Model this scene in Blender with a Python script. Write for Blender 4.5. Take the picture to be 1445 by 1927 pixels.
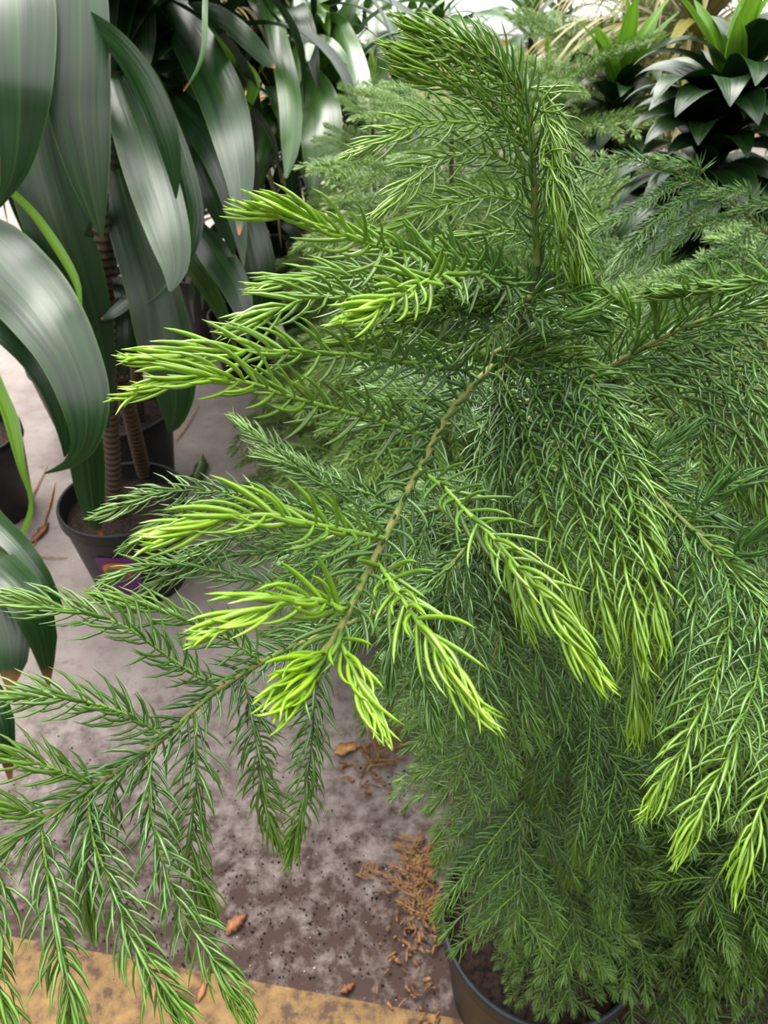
import bpy, math, random
import numpy as np
from mathutils import Vector, Matrix

# ------------------------------------------------------------------ camera, world, light
scene = bpy.context.scene
for o in list(bpy.data.objects):
    bpy.data.objects.remove(o)
COL = scene.collection
FPX, CX, CY = 1448.0, 722.5, 963.5
PITCH = math.radians(38.0)
CH = 1.40
cam_d = bpy.data.cameras.new('camera')
cam = bpy.data.objects.new('camera', cam_d)
COL.objects.link(cam)
cam.location = (0, 0, CH)
cam.rotation_euler = (math.pi / 2 - PITCH, 0, 0)
cam_d.sensor_fit = 'VERTICAL'
cam_d.sensor_height = 24.0
cam_d.lens = 24.0 * FPX / 1927.0
cam_d.clip_start = 0.02
cam_d.dof.use_dof = True
cam_d.dof.focus_distance = 0.42
cam_d.dof.aperture_fstop = 13.0
scene.camera = cam

world = bpy.data.worlds.new('world')
scene.world = world
world.use_nodes = True
bg = world.node_tree.nodes['Background']
bg.inputs[0].default_value = (1.0, 1.0, 0.99, 1)
bg.inputs[1].default_value = 2.0
sun_d = bpy.data.lights.new('sun', 'SUN')
sun_d.energy = 3.2
sun_d.angle = math.radians(40)
sun_d.color = (1.0, 0.97, 0.9)
sun = bpy.data.objects.new('sun', sun_d)
COL.objects.link(sun)
sun.rotation_euler = (math.radians(-28), math.radians(-14), 0)
sun.location = (0, 0, 6)
vs = scene.view_settings
vs.view_transform = 'Standard'
vs.look = 'None'
vs.gamma = 1.0
vs.use_curve_mapping = False
vs.exposure = 0.62

R_ = np.array([1.0, 0, 0])
F_ = np.array([0, math.cos(PITCH), -math.sin(PITCH)])
U_ = np.array([0, math.sin(PITCH), math.cos(PITCH)])
C_ = np.array([0, 0, CH])


def P(px, py, z):
    """point seen at pixel (px,py) at depth z metres"""
    return C_ + z * (F_ + (px - CX) / FPX * R_ + (CY - py) / FPX * U_)


def PH(px, py, h):
    """point seen at pixel (px,py) at height h above the floor"""
    d = F_ + (px - CX) / FPX * R_ + (CY - py) / FPX * U_
    return C_ + d * ((h - CH) / d[2])


def PP(lst):
    return np.array([P(*p) for p in lst])


# ------------------------------------------------------------------ materials
def srgb(r, g, b):
    f = lambda c: (c / 255 / 12.92) if c / 255 <= 0.04045 else ((c / 255 + 0.055) / 1.055) ** 2.4
    return (f(r), f(g), f(b), 1)


def mat_new(name):
    m = bpy.data.materials.new(name)
    m.use_nodes = True
    nt = m.node_tree
    return m, nt, nt.nodes, nt.links, nt.nodes['Principled BSDF']


def needle_mat(name, mature, mature2, young, transl=0.25, rough=0.38):
    m, nt, N, L, b = mat_new(name)
    at = N.new('ShaderNodeAttribute'); at.attribute_name = 'tint'
    sp = N.new('ShaderNodeSeparateColor'); L.new(at.outputs['Color'], sp.inputs[0])
    mx0 = N.new('ShaderNodeMix'); mx0.data_type = 'RGBA'
    mx0.inputs[6].default_value = mature; mx0.inputs[7].default_value = mature2
    L.new(sp.outputs[1], mx0.inputs[0])
    mx = N.new('ShaderNodeMix'); mx.data_type = 'RGBA'
    L.new(sp.outputs[0], mx.inputs[0])
    L.new(mx0.outputs[2], mx.inputs[6]); mx.inputs[7].default_value = young
    L.new(mx.outputs[2], b.inputs['Base Color'])
    b.inputs['Roughness'].default_value = rough
    b.inputs['Specular IOR Level'].default_value = 0.85
    b.inputs['Coat Weight'].default_value = 0.3; b.inputs['Coat Roughness'].default_value = 0.2
    tr = N.new('ShaderNodeBsdfTranslucent'); L.new(mx.outputs[2], tr.inputs[0])
    ms = N.new('ShaderNodeMixShader'); ms.inputs[0].default_value = transl
    L.new(b.outputs[0], ms.inputs[1]); L.new(tr.outputs[0], ms.inputs[2])
    L.new(ms.outputs[0], N['Material Output'].inputs[0])
    return m


def noise_mat(name, c1, c2, scale=20, rough=0.8, detail=4, stretch=(1, 1, 1), bump=0.0, lo=0.35, hi=0.65, spec=0.4):
    m, nt, N, L, b = mat_new(name)
    tc = N.new('ShaderNodeTexCoord'); mp = N.new('ShaderNodeMapping')
    mp.inputs['Scale'].default_value = stretch
    L.new(tc.outputs['Object'], mp.inputs[0])
    ns = N.new('ShaderNodeTexNoise'); ns.inputs['Scale'].default_value = scale; ns.inputs['Detail'].default_value = detail
    L.new(mp.outputs[0], ns.inputs['Vector'])
    cr = N.new('ShaderNodeValToRGB')
    cr.color_ramp.elements[0].position = lo; cr.color_ramp.elements[0].color = c1
    cr.color_ramp.elements[1].position = hi; cr.color_ramp.elements[1].color = c2
    L.new(ns.outputs[0], cr.inputs[0]); L.new(cr.outputs[0], b.inputs['Base Color'])
    b.inputs['Roughness'].default_value = rough
    b.inputs['Specular IOR Level'].default_value = spec
    if bump:
        bp = N.new('ShaderNodeBump'); bp.inputs['Strength'].default_value = bump; bp.inputs['Distance'].default_value = 0.004
        L.new(ns.outputs[0], bp.inputs['Height']); L.new(bp.outputs[0], b.inputs['Normal'])
    return m


def leaf_mat(name, dark, light, edge, transl=0.12, rough=0.32, tip=None, coat=0.25):
    """tint: R across the blade 0..1, G along the blade 0..1, B random"""
    m, nt, N, L, b = mat_new(name)
    at = N.new('ShaderNodeAttribute'); at.attribute_name = 'tint'
    sp = N.new('ShaderNodeSeparateColor'); L.new(at.outputs['Color'], sp.inputs[0])
    cb = N.new('ShaderNodeCombineXYZ')
    k = N.new('ShaderNodeMath'); k.operation = 'MULTIPLY'; k.inputs[1].default_value = 7; L.new(sp.outputs[0], k.inputs[0])
    k2 = N.new('ShaderNodeMath'); k2.operation = 'MULTIPLY'; k2.inputs[1].default_value = 1.3; L.new(sp.outputs[1], k2.inputs[0])
    k3 = N.new('ShaderNodeMath'); k3.operation = 'MULTIPLY'; k3.inputs[1].default_value = 30; L.new(sp.outputs[2], k3.inputs[0])
    L.new(k.outputs[0], cb.inputs[0]); L.new(k2.outputs[0], cb.inputs[1]); L.new(k3.outputs[0], cb.inputs[2])
    ns = N.new('ShaderNodeTexNoise'); ns.inputs['Scale'].default_value = 1.0; ns.inputs['Detail'].default_value = 3
    L.new(cb.outputs[0], ns.inputs['Vector'])
    mr = N.new('ShaderNodeMapRange'); mr.inputs[1].default_value = 0.35; mr.inputs[2].default_value = 0.68
    L.new(ns.outputs[0], mr.inputs[0])
    mx = N.new('ShaderNodeMix'); mx.data_type = 'RGBA'
    mx.inputs[6].default_value = dark; mx.inputs[7].default_value = light; L.new(mr.outputs[0], mx.inputs[0])
    # pale margin and midrib
    ds = N.new('ShaderNodeMath'); ds.operation = 'SUBTRACT'; ds.inputs[1].default_value = 0.5; L.new(sp.outputs[0], ds.inputs[0])
    ab = N.new('ShaderNodeMath'); ab.operation = 'ABSOLUTE'; L.new(ds.outputs[0], ab.inputs[0])
    er = N.new('ShaderNodeMapRange'); er.inputs[1].default_value = 0.48; er.inputs[2].default_value = 0.495; L.new(ab.outputs[0], er.inputs[0])
    rr = N.new('ShaderNodeMapRange'); rr.inputs[1].default_value = 0.03; rr.inputs[2].default_value = 0.005; L.new(ab.outputs[0], rr.inputs[0])
    rm = N.new('ShaderNodeMath'); rm.operation = 'MULTIPLY'; rm.inputs[1].default_value = 0.35; L.new(rr.outputs[0], rm.inputs[0])
    mxx = N.new('ShaderNodeMath'); mxx.operation = 'MAXIMUM'; L.new(er.outputs[0], mxx.inputs[0]); L.new(rm.outputs[0], mxx.inputs[1])
    m2 = N.new('ShaderNodeMix'); m2.data_type = 'RGBA'; m2.inputs[7].default_value = edge
    L.new(mxx.outputs[0], m2.inputs[0]); L.new(mx.outputs[2], m2.inputs[6])
    out = m2
    if tip:
        tr_ = N.new('ShaderNodeMapRange'); tr_.inputs[1].default_value = 0.972; tr_.inputs[2].default_value = 0.992; L.new(sp.outputs[1], tr_.inputs[0])
        m3 = N.new('ShaderNodeMix'); m3.data_type = 'RGBA'; m3.inputs[7].default_value = tip
        pk = N.new('ShaderNodeMath'); pk.operation = 'GREATER_THAN'; pk.inputs[1].default_value = 0.66; L.new(sp.outputs[2], pk.inputs[0])
        pm = N.new('ShaderNodeMath'); pm.operation = 'MULTIPLY'; L.new(tr_.outputs[0], pm.inputs[0]); L.new(pk.outputs[0], pm.inputs[1])
        L.new(pm.outputs[0], m3.inputs[0]); L.new(m2.outputs[2], m3.inputs[6])
        out = m3
    L.new(out.outputs[2], b.inputs['Base Color'])
    b.inputs['Roughness'].default_value = rough
    b.inputs['Specular IOR Level'].default_value = 0.6
    b.inputs['Coat Weight'].default_value = coat; b.inputs['Coat Roughness'].default_value = 0.28
    bp = N.new('ShaderNodeBump'); bp.inputs['Strength'].default_value = 0.22; bp.inputs['Distance'].default_value = 0.006
    L.new(ns.outputs[0], bp.inputs['Height']); L.new(bp.outputs[0], b.inputs['Normal'])
    tr = N.new('ShaderNodeBsdfTranslucent'); L.new(out.outputs[2], tr.inputs[0])
    ms = N.new('ShaderNodeMixShader'); ms.inputs[0].default_value = transl
    L.new(b.outputs[0], ms.inputs[1]); L.new(tr.outputs[0], ms.inputs[2])
    L.new(ms.outputs[0], N['Material Output'].inputs[0])
    return m


M = {}
M['needle'] = needle_mat('needle_green', srgb(54, 96, 38), srgb(98, 142, 68), srgb(146, 188, 30), 0.18, 0.30)
M['needle_back'] = needle_mat('needle_lit_pale', srgb(86, 128, 50), srgb(134, 172, 80), srgb(156, 192, 60), 0.2, 0.36)  # paler copy of the needle green, bright light on the back pines put into colour
M['needle_dry'] = needle_mat('needle_dry', srgb(140, 92, 54), srgb(176, 128, 84), srgb(190, 140, 90), 0.1, 0.7)
M['twig'] = noise_mat('twig_bark', srgb(84, 120, 48), srgb(140, 128, 76), 160, 0.7)
M['twig_green'] = noise_mat('twig_green', srgb(110, 150, 50), srgb(140, 170, 70), 120, 0.6)
M['bark'] = noise_mat('trunk_bark', srgb(80, 66, 44), srgb(126, 108, 72), 90, 0.85, bump=0.6)
M['pot'] = noise_mat('black_pot_plastic', srgb(20, 20, 22), srgb(32, 32, 35), 30, 0.5, spec=0.4)
M['pot_blue'] = noise_mat('slate_pot_plastic', srgb(34, 38, 44), srgb(48, 52, 58), 30, 0.45)
M['soil'] = noise_mat('potting_soil', srgb(18, 13, 11), srgb(64, 48, 40), 120, 0.95, bump=1.0)
M['leaf_dark'] = leaf_mat('leaf_dark_green', srgb(16, 44, 14), srgb(32, 68, 26), srgb(70, 98, 40), 0.12, 0.36, tip=srgb(150, 92, 50), coat=0.12)
M['leaf_mid'] = leaf_mat('leaf_mid_green', srgb(48, 90, 30), srgb(78, 122, 48), srgb(120, 160, 66), 0.16, 0.34, tip=srgb(160, 100, 50), coat=0.6)
M['leaf_lime'] = leaf_mat('leaf_lime_green', srgb(84, 130, 30), srgb(120, 164, 44), srgb(170, 196, 80), 0.25, 0.38)
M['leaf_compact'] = leaf_mat('leaf_glossy_green', srgb(18, 44, 14), srgb(34, 66, 22), srgb(64, 104, 44), 0.06, 0.36, coat=0.0)
M['leaf_olive'] = leaf_mat('leaf_olive', srgb(120, 122, 40), srgb(168, 160, 74), srgb(190, 180, 120), 0.15, 0.55)
M['leaf_straw'] = leaf_mat('leaf_straw', srgb(150, 136, 92), srgb(196, 186, 150), srgb(200, 190, 150), 0.15, 0.6)
M['leaf_yellow'] = leaf_mat('leaf_yellow', srgb(196, 160, 40), srgb(224, 200, 96), srgb(230, 210, 130), 0.2, 0.5)
M['dry_leaf'] = noise_mat('dry_leaf_brown', srgb(112, 70, 46), srgb(176, 120, 86), 60, 0.8)
M['straw'] = noise_mat('straw_tan', srgb(168, 116, 60), srgb(206, 160, 104), 60, 0.7)
M['chip'] = noise_mat('wood_chip', srgb(84, 54, 32), srgb(160, 118, 76), 90, 0.85)


def cane_mat():
    m, nt, N, L, b = mat_new('cane_ringed')
    at = N.new('ShaderNodeAttribute'); at.attribute_name = 'tint'
    sp = N.new('ShaderNodeSeparateColor'); L.new(at.outputs['Color'], sp.inputs[0])
    mx = N.new('ShaderNodeMix'); mx.data_type = 'RGBA'
    mx.inputs[6].default_value = srgb(128, 104, 84); mx.inputs[7].default_value = srgb(40, 34, 28)
    L.new(sp.outputs[0], mx.inputs[0])
    m2 = N.new('ShaderNodeMix'); m2.data_type = 'RGBA'; m2.inputs[7].default_value = srgb(46, 52, 34)
    L.new(sp.outputs[1], m2.inputs[0]); L.new(mx.outputs[2], m2.inputs[6])
    ns = N.new('ShaderNodeTexNoise'); ns.inputs['Scale'].default_value = 60
    m3 = N.new('ShaderNodeMix'); m3.data_type = 'RGBA'; m3.blend_type = 'MULTIPLY'; m3.inputs[0].default_value = 0.6
    L.new(m2.outputs[2], m3.inputs[6]); L.new(ns.outputs[0], m3.inputs[7])
    L.new(m3.outputs[2], b.inputs['Base Color'])
    b.inputs['Roughness'].default_value = 0.75
    return m


M['cane'] = cane_mat()


def floor_mat():
    m, nt, N, L, b = mat_new('concrete_floor')
    tc = N.new('ShaderNodeTexCoord')
    n1 = N.new('ShaderNodeTexNoise'); n1.inputs['Scale'].default_value = 9; n1.inputs['Detail'].default_value = 8; n1.inputs['Roughness'].default_value = 0.65
    L.new(tc.outputs['Object'], n1.inputs['Vector'])
    c1 = N.new('ShaderNodeValToRGB')
    c1.color_ramp.elements[0].position = 0.3; c1.color_ramp.elements[0].color = srgb(140, 126, 122)
    c1.color_ramp.elements[1].position = 0.7; c1.color_ramp.elements[1].color = srgb(172, 160, 156)
    L.new(n1.outputs[0], c1.inputs[0])
    # soil trodden into the concrete around the near plant: blotches with a shape of their own
    n2 = N.new('ShaderNodeTexNoise'); n2.inputs['Scale'].default_value = 26; n2.inputs['Detail'].default_value = 9; n2.inputs['Roughness'].default_value = 0.72
    L.new(tc.outputs['Object'], n2.inputs['Vector'])
    sx = N.new('ShaderNodeSeparateXYZ'); L.new(tc.outputs['Object'], sx.inputs[0])
    dy = N.new('ShaderNodeMapRange'); dy.inputs[1].default_value = 1.25; dy.inputs[2].default_value = 0.62
    dy.inputs[3].default_value = 0.0; dy.inputs[4].default_value = 1.0
    L.new(sx.outputs[1], dy.inputs[0])
    ad = N.new('ShaderNodeMath'); ad.operation = 'MULTIPLY_ADD'; ad.inputs[1].default_value = 0.36; L.new(dy.outputs[0], ad.inputs[0]); L.new(n2.outputs[0], ad.inputs[2])
    r2 = N.new('ShaderNodeMapRange'); r2.inputs[1].default_value = 0.56; r2.inputs[2].default_value = 0.88; L.new(ad.outputs[0], r2.inputs[0])
    mx = N.new('ShaderNodeMix'); mx.data_type = 'RGBA'; mx.inputs[7].default_value = srgb(66, 48, 42)
    L.new(r2.outputs[0], mx.inputs[0]); L.new(c1.outputs[0], mx.inputs[6])
    # fine specks
    n3 = N.new('ShaderNodeTexVoronoi'); n3.inputs['Scale'].default_value = 42
    L.new(tc.outputs['Object'], n3.inputs['Vector'])
    r3 = N.new('ShaderNodeMapRange'); r3.inputs[1].default_value = 0.13; r3.inputs[2].default_value = 0.05; L.new(n3.outputs['Distance'], r3.inputs[0])
    k3 = N.new('ShaderNodeMath'); k3.operation = 'MULTIPLY'; k3.inputs[1].default_value = 0.5; L.new(r3.outputs[0], k3.inputs[0])
    m3 = N.new('ShaderNodeMix'); m3.data_type = 'RGBA'; m3.inputs[7].default_value = srgb(90, 70, 62)
    L.new(k3.outputs[0], m3.inputs[0]); L.new(mx.outputs[2], m3.inputs[6])
    L.new(m3.outputs[2], b.inputs['Base Color'])
    b.inputs['Roughness'].default_value = 0.85
    bp = N.new('ShaderNodeBump'); bp.inputs['Strength'].default_value = 0.35; bp.inputs['Distance'].default_value = 0.004
    L.new(n2.outputs[0], bp.inputs['Height']); L.new(bp.outputs[0], b.inputs['Normal'])
    return m


M['floor'] = floor_mat()


def paint_mat():
    m, nt, N, L, b = mat_new('yellow_floor_paint')
    tc = N.new('ShaderNodeTexCoord')
    n1 = N.new('ShaderNodeTexNoise'); n1.inputs['Scale'].default_value = 30; n1.inputs['Detail'].default_value = 9; n1.inputs['Roughness'].default_value = 0.7
    L.new(tc.outputs['Object'], n1.inputs['Vector'])
    c1 = N.new('ShaderNodeValToRGB')
    e = c1.color_ramp.elements
    e[0].position = 0.40; e[0].color = srgb(84, 62, 48)
    e[1].position = 0.66; e[1].color = srgb(156, 124, 76)
    q = e.new(0.47); q.color = srgb(122, 94, 60)
    L.new(n1.outputs[0], c1.inputs[0]); L.new(c1.outputs[0], b.inputs['Base Color'])
    b.inputs['Roughness'].default_value = 0.8
    return m


M['paint'] = paint_mat()
M['wall'] = noise_mat('cream_wall', srgb(206, 178, 112), srgb(218, 194, 136), 3, 0.8)
M['wall_dim'] = noise_mat('dim_unseen_wall', srgb(62, 68, 58), srgb(82, 86, 74), 3, 0.9)  # dark tone for the added walls, dims what the leaves reflect
M['white_frame'] = noise_mat('white_frame', srgb(224, 226, 226), srgb(238, 238, 238), 3, 0.5)


def glass_mat():
    m, nt, N, L, b = mat_new('window_glass')
    tr = N.new('ShaderNodeBsdfTransparent'); tr.inputs[0].default_value = (0.93, 0.96, 0.95, 1)
    gl = N.new('ShaderNodeBsdfGlossy'); gl.inputs['Roughness'].default_value = 0.05
    ms = N.new('ShaderNodeMixShader'); ms.inputs[0].default_value = 0.08
    L.new(tr.outputs[0], ms.inputs[1]); L.new(gl.outputs[0], ms.inputs[2])
    L.new(ms.outputs[0], N['Material Output'].inputs[0])
    return m


M['glass'] = glass_mat()


# ------------------------------------------------------------------ mesh helpers
class Acc:
    """collects quad strips and builds one mesh"""

    def __init__(s):
        s.v = []; s.f = []; s.c = []; s.m = []; s.n = 0

    def add(s, v, f, col, mat=0):
        v = np.asarray(v, float).reshape(-1, 3)
        f = np.asarray(f, int).reshape(-1, 4)
        col = np.broadcast_to(np.asarray(col, float), (len(v), 3))
        s.v.append(v); s.f.append(f + s.n); s.c.append(col)
        s.m.append(np.full(len(f), mat, int)); s.n += len(v)

    def mesh(s, name, mats, origin=(0, 0, 0), smooth=True):
        V = np.concatenate(s.v) - np.asarray(origin, float)
        Fa = np.concatenate(s.f); Cc = np.concatenate(s.c); Mi = np.concatenate(s.m)
        me = bpy.data.meshes.new(name)
        me.vertices.add(len(V)); me.vertices.foreach_set('co', V.astype(np.float32).ravel())
        me.loops.add(len(Fa) * 4); me.loops.foreach_set('vertex_index', Fa.astype(np.int32).ravel())
        me.polygons.add(len(Fa)); me.polygons.foreach_set('loop_start', np.arange(0, len(Fa) * 4, 4, dtype=np.int32))
        me.polygons.foreach_set('material_index', Mi.astype(np.int32))
        me.polygons.foreach_set('use_smooth', np.full(len(Fa), smooth))
        me.update(calc_edges=True)
        at = me.color_attributes.new('tint', 'FLOAT_COLOR', 'POINT')
        at.data.foreach_set('color', np.concatenate([Cc, np.ones((len(Cc), 1))], 1).astype(np.float32).ravel())
        for mm in (mats if isinstance(mats, (list, tuple)) else [mats]):
            me.materials.append(mm)
        return me

    def obj(s, name, mats, parent=None, origin=(0, 0, 0), smooth=True):
        return link(name, s.mesh(name, mats, origin, smooth), parent)


def link(name, me, parent=None):
    o = bpy.data.objects.new(name, me)
    COL.objects.link(o)
    if parent:
        o.parent = parent
    return o


def thing(name, label, cat, loc=(0, 0, 0), group=None):
    o = bpy.data.objects.new(name, None)
    COL.objects.link(o)
    o.empty_display_size = 0.05
    o.location = loc
    return tag(o, label, cat, group)


def tag(o, label, cat, group=None):
    o['label'] = label; o['category'] = cat
    if group:
        o['group'] = group
    return o


def nrm(a):
    return a / np.maximum(np.linalg.norm(a, axis=-1, keepdims=True), 1e-9)


def spline(pts, n):
    """Catmull-Rom through pts, n samples evenly spaced along the arc"""
    p = np.asarray(pts, float)
    if len(p) == 2:
        q = p[0] + (p[1] - p[0]) * np.linspace(0, 1, n)[:, None]
        return q
    e = np.vstack([2 * p[0] - p[1], p, 2 * p[-1] - p[-2]])
    out = []
    for i in range(1, len(e) - 2):
        t = np.linspace(0, 1, 14, endpoint=False)[:, None]
        a, b, c, d = e[i - 1], e[i], e[i + 1], e[i + 2]
        out.append(0.5 * (2 * b + (c - a) * t + (2 * a - 5 * b + 4 * c - d) * t * t + (3 * b - a - 3 * c + d) * t ** 3))
    out.append(p[-1:])
    q = np.vstack(out)
    s = np.r_[0, np.cumsum(np.linalg.norm(np.diff(q, axis=0), axis=1))]
    si = np.linspace(0, s[-1], n)
    return np.stack([np.interp(si, s, q[:, k]) for k in range(3)], 1)


def tube(acc, pts, r0, r1, sides=6, mat=0, col=(0, 0.5, 0), radii=None):
    p = np.asarray(pts, float); n = len(p)
    T = nrm(np.gradient(p, axis=0))
    ref = np.array([0.0, 0, 1.0]) if abs(T[0][2]) < 0.9 else np.array([1.0, 0, 0])
    S = nrm(np.cross(T, ref)); B = np.cross(T, S)
    r = np.linspace(r0, r1, n) if radii is None else np.asarray(radii)
    a = np.linspace(0, 2 * np.pi, sides, endpoint=False)
    V = p[:, None] + r[:, None, None] * (np.cos(a)[None, :, None] * S[:, None] + np.sin(a)[None, :, None] * B[:, None])
    i = np.arange(n - 1)[:, None] * sides; j = np.arange(sides)[None]
    jn = (j + 1) % sides
    Fq = np.stack([i + j, i + jn, i + sides + jn, i + sides + j], -1)
    acc.add(V, Fq, np.repeat(np.asarray(col), sides, 0) if np.ndim(col) == 2 else col, mat)


def needle_batch(acc, base, d, a, L, W, c, young, var, rings=4, sides=3, mat=0):
    """curved tapering needles: base point, start direction d, bent towards a"""
    N = len(base)
    if N == 0:
        return
    e = nrm(a - (a * d).sum(1, keepdims=True) * d)
    n2 = np.cross(d, e)
    t = np.linspace(0, 1, rings)
    prof = np.interp(t, [0, 0.12, 0.45, 0.8, 1.0], [0.55, 0.95, 1.0, 0.72, 0.06])
    cen = base[:, None] + L[:, None, None] * (t[None, :, None] * d[:, None] * (1 - 0.22 * c[:, None, None] * t[None, :, None])
                                             + 0.55 * c[:, None, None] * (t ** 2)[None, :, None] * e[:, None])
    tang = nrm(d[:, None] + (1.1 * c[:, None, None] * t[None, :, None]) * e[:, None])
    n1 = np.cross(n2[:, None], tang)
    ang = np.linspace(0, 2 * np.pi, sides, endpoint=False) + 0.4
    rad = (W[:, None] * prof[None])[:, :, None, None]
    V = cen[:, :, None] + rad * (0.75 * np.cos(ang)[None, None, :, None] * n1[:, :, None] + np.sin(ang)[None, None, :, None] * n2[:, None, None])
    i = np.arange(N)[:, None, None] * rings * sides + np.arange(rings - 1)[None, :, None] * sides
    j = np.arange(sides)[None, None]
    jn = (j + 1) % sides
    Fq = np.stack([i + j, i + jn, i + sides + jn, i + sides + j], -1)
    col = np.zeros((N, rings, sides, 3))
    col[..., 0] = young[:, None, None]; col[..., 1] = var[:, None, None]; col[..., 2] = t[None, :, None]
    acc.add(V, Fq, col.reshape(-1, 3), mat)


NS = 1.42      # needle length factor


def needle_params(pts, L, rng, spacing=0.1, young=1.0, theta=62, tip=True, curve=0.6, wid=0.045, youngspan=2.0, start=0.0, ns=None, close=1.1):
    """phyllotactic needles along a sampled stem"""
    p = np.asarray(pts, float)
    s = np.r_[0, np.cumsum(np.linalg.norm(np.diff(p, axis=0), axis=1))]
    S = s[-1]
    k = max(6, int(S * (1 - start) / (L * spacing)))
    sp_abs = L * spacing
    L = L * (NS if ns is None else ns)
    sv = np.linspace(start * S + 0.01 * S, S, k) + rng.normal(0, sp_abs * 0.3, k)
    if tip:
        sv = np.r_[sv, S - np.abs(rng.normal(0, 0.35 * L, 12))]
    sv = np.clip(sv, 0, S); k = len(sv)
    T = nrm(np.gradient(p, axis=0))
    base = np.stack([np.interp(sv, s, p[:, q]) for q in range(3)], 1)
    ax = nrm(np.stack([np.interp(sv, s, T[:, q]) for q in range(3)], 1))
    up = np.tile([0, 0, 1.0], (k, 1))
    side = np.cross(ax, up)
    bad = np.linalg.norm(side, axis=1) < 0.15
    side[bad] = np.cross(ax[bad], [0, 1.0, 0])
    side = nrm(side); u2 = np.cross(side, ax)
    phi = np.arange(k) * 2.39996 + rng.normal(0, 0.25, k)
    dt = (S - sv) / L
    th = np.radians(12 + (theta - 12) * (1 - np.exp(-dt / close)) + rng.normal(0, 5, k))
    d = nrm(np.cos(th)[:, None] * ax + np.sin(th)[:, None] * (np.cos(phi)[:, None] * side + np.sin(phi)[:, None] * u2 * 0.8))
    Ls = L * rng.uniform(0.82, 1.1, k) * np.interp(sv / S, [0, 0.12, 1], [0.7, 1, 1])
    if tip:
        Ls *= np.interp(dt, [0, 0.5], [0.8, 1.0])
    a = nrm(ax + 0.18 * up)
    yv = np.clip(young * np.exp(-(dt / youngspan) ** 1.3), 0, 1)
    return dict(base=base, d=d, a=a, L=Ls, W=Ls * wid, c=np.clip(rng.normal(curve, 0.18, k), 0.1, 1.2), young=yv, var=rng.uniform(0, 1, k))


def sprig(acc, pts, L, rng, rings=4, sides=3, stem_r=0.0009, nmat=0, smat=1, **kw):
    n = max(6, int(np.linalg.norm(np.diff(np.asarray(pts), axis=0), axis=1).sum() / 0.012))
    q = spline(pts, n)
    tube(acc, q, stem_r, stem_r * 0.5, 5, smat)
    needle_batch(acc, rings=rings, sides=sides, mat=nmat, **needle_params(q, L, rng, **kw))


def lathe(acc, prof, seg=40, mat=0, col=(0, 0, 0), center=(0, 0, 0)):
    pr = np.asarray(prof, float); n = len(pr)
    a = np.linspace(0, 2 * np.pi, seg, endpoint=False)
    V = np.stack([pr[:, 0][:, None] * np.cos(a), pr[:, 0][:, None] * np.sin(a), np.repeat(pr[:, 1][:, None], seg, 1)], -1) + np.asarray(center)
    i = np.arange(n - 1)[:, None] * seg; j = np.arange(seg)[None]; jn = (j + 1) % seg
    acc.add(V, np.stack([i + j, i + jn, i + seg + jn, i + seg + j], -1), col, mat)


def box(acc, x0, x1, y0, y1, z0, z1, mat=0):
    v = [(x, y, z) for z in (z0, z1) for y in (y0, y1) for x in (x0, x1)]
    acc.add(v, [(0, 2, 3, 1), (4, 5, 7, 6), (0, 1, 5, 4), (2, 6, 7, 3), (0, 4, 6, 2), (1, 3, 7, 5)], (0, 0, 0), mat)


def make_pot(root, r=0.155, h=0.27, taper=0.76, mat='pot'):
    a = Acc()
    rb = r * taper
    lathe(a, [(0.001, 0.0), (rb * 0.97, 0.0), (rb, 0.006), (r * 0.955, h - 0.035), (r * 0.96, h - 0.033), (r * 1.0, h - 0.03), (r * 1.0, h - 0.004),
              (r * 0.99, h), (r * 0.955, h), (r * 0.945, h - 0.004), (rb * 0.95, 0.012), (0.001, 0.012)], 48)
    pot = a.obj('pot', M[mat], root)
    b = Acc()
    rs = r * 0.9
    rng = np.random.default_rng(int(r * 1e5) + int(abs(root.location.x) * 1e4))
    seg = 36
    rad = np.linspace(0.001, rs, 9)
    ang = np.linspace(0, 2 * np.pi, seg, endpoint=False)
    V = np.zeros((9, seg, 3))
    V[..., 0] = rad[:, None] * np.cos(ang); V[..., 1] = rad[:, None] * np.sin(ang)
    V[..., 2] = h - 0.045 + rng.normal(0, 0.0035, (9, seg))
    i = np.arange(8)[:, None] * seg; j = np.arange(seg)[None]; jn = (j + 1) % seg
    b.add(V, np.stack([i + j, i + jn, i + seg + jn, i + seg + j], -1), (0, 0, 0))
    b.obj('soil', M['soil'], root)
    return pot


# ------------------------------------------------------------------ the setting
def struct(o):
    o['kind'] = 'structure'
    return o


a = Acc(); box(a, -4.5, 5.0, -3.0, 7.2, -0.05, 0.0)
struct(a.obj('floor', M['floor'], smooth=False))
a = Acc()
p0, p1 = PH(0, 1760, 0), PH(840, 1915, 0)
dr = nrm(p1 - p0); q0 = p0 - dr * 2.5; q1 = p1 + dr * 3.0
nn = np.array([dr[1], -dr[0], 0]); nn = -nn if nn[1] > 0 else nn
v = []
for zz in (0.0, 0.004):
    for b_, w_ in ((q0, 0), (q1, 0), (q1, 0.24), (q0, 0.24)):
        v.append(b_ + nn * w_ + np.array([0, 0, zz]))
a.add(v, [(4, 5, 6, 7), (0, 1, 5, 4), (1, 2, 6, 5), (2, 3, 7, 6), (3, 0, 4, 7)], (0, 0, 0))
o = struct(a.obj('trim_1', M['paint'], smooth=False))
o['label'] = 'worn yellow painted strip along the near edge of the floor'
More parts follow.
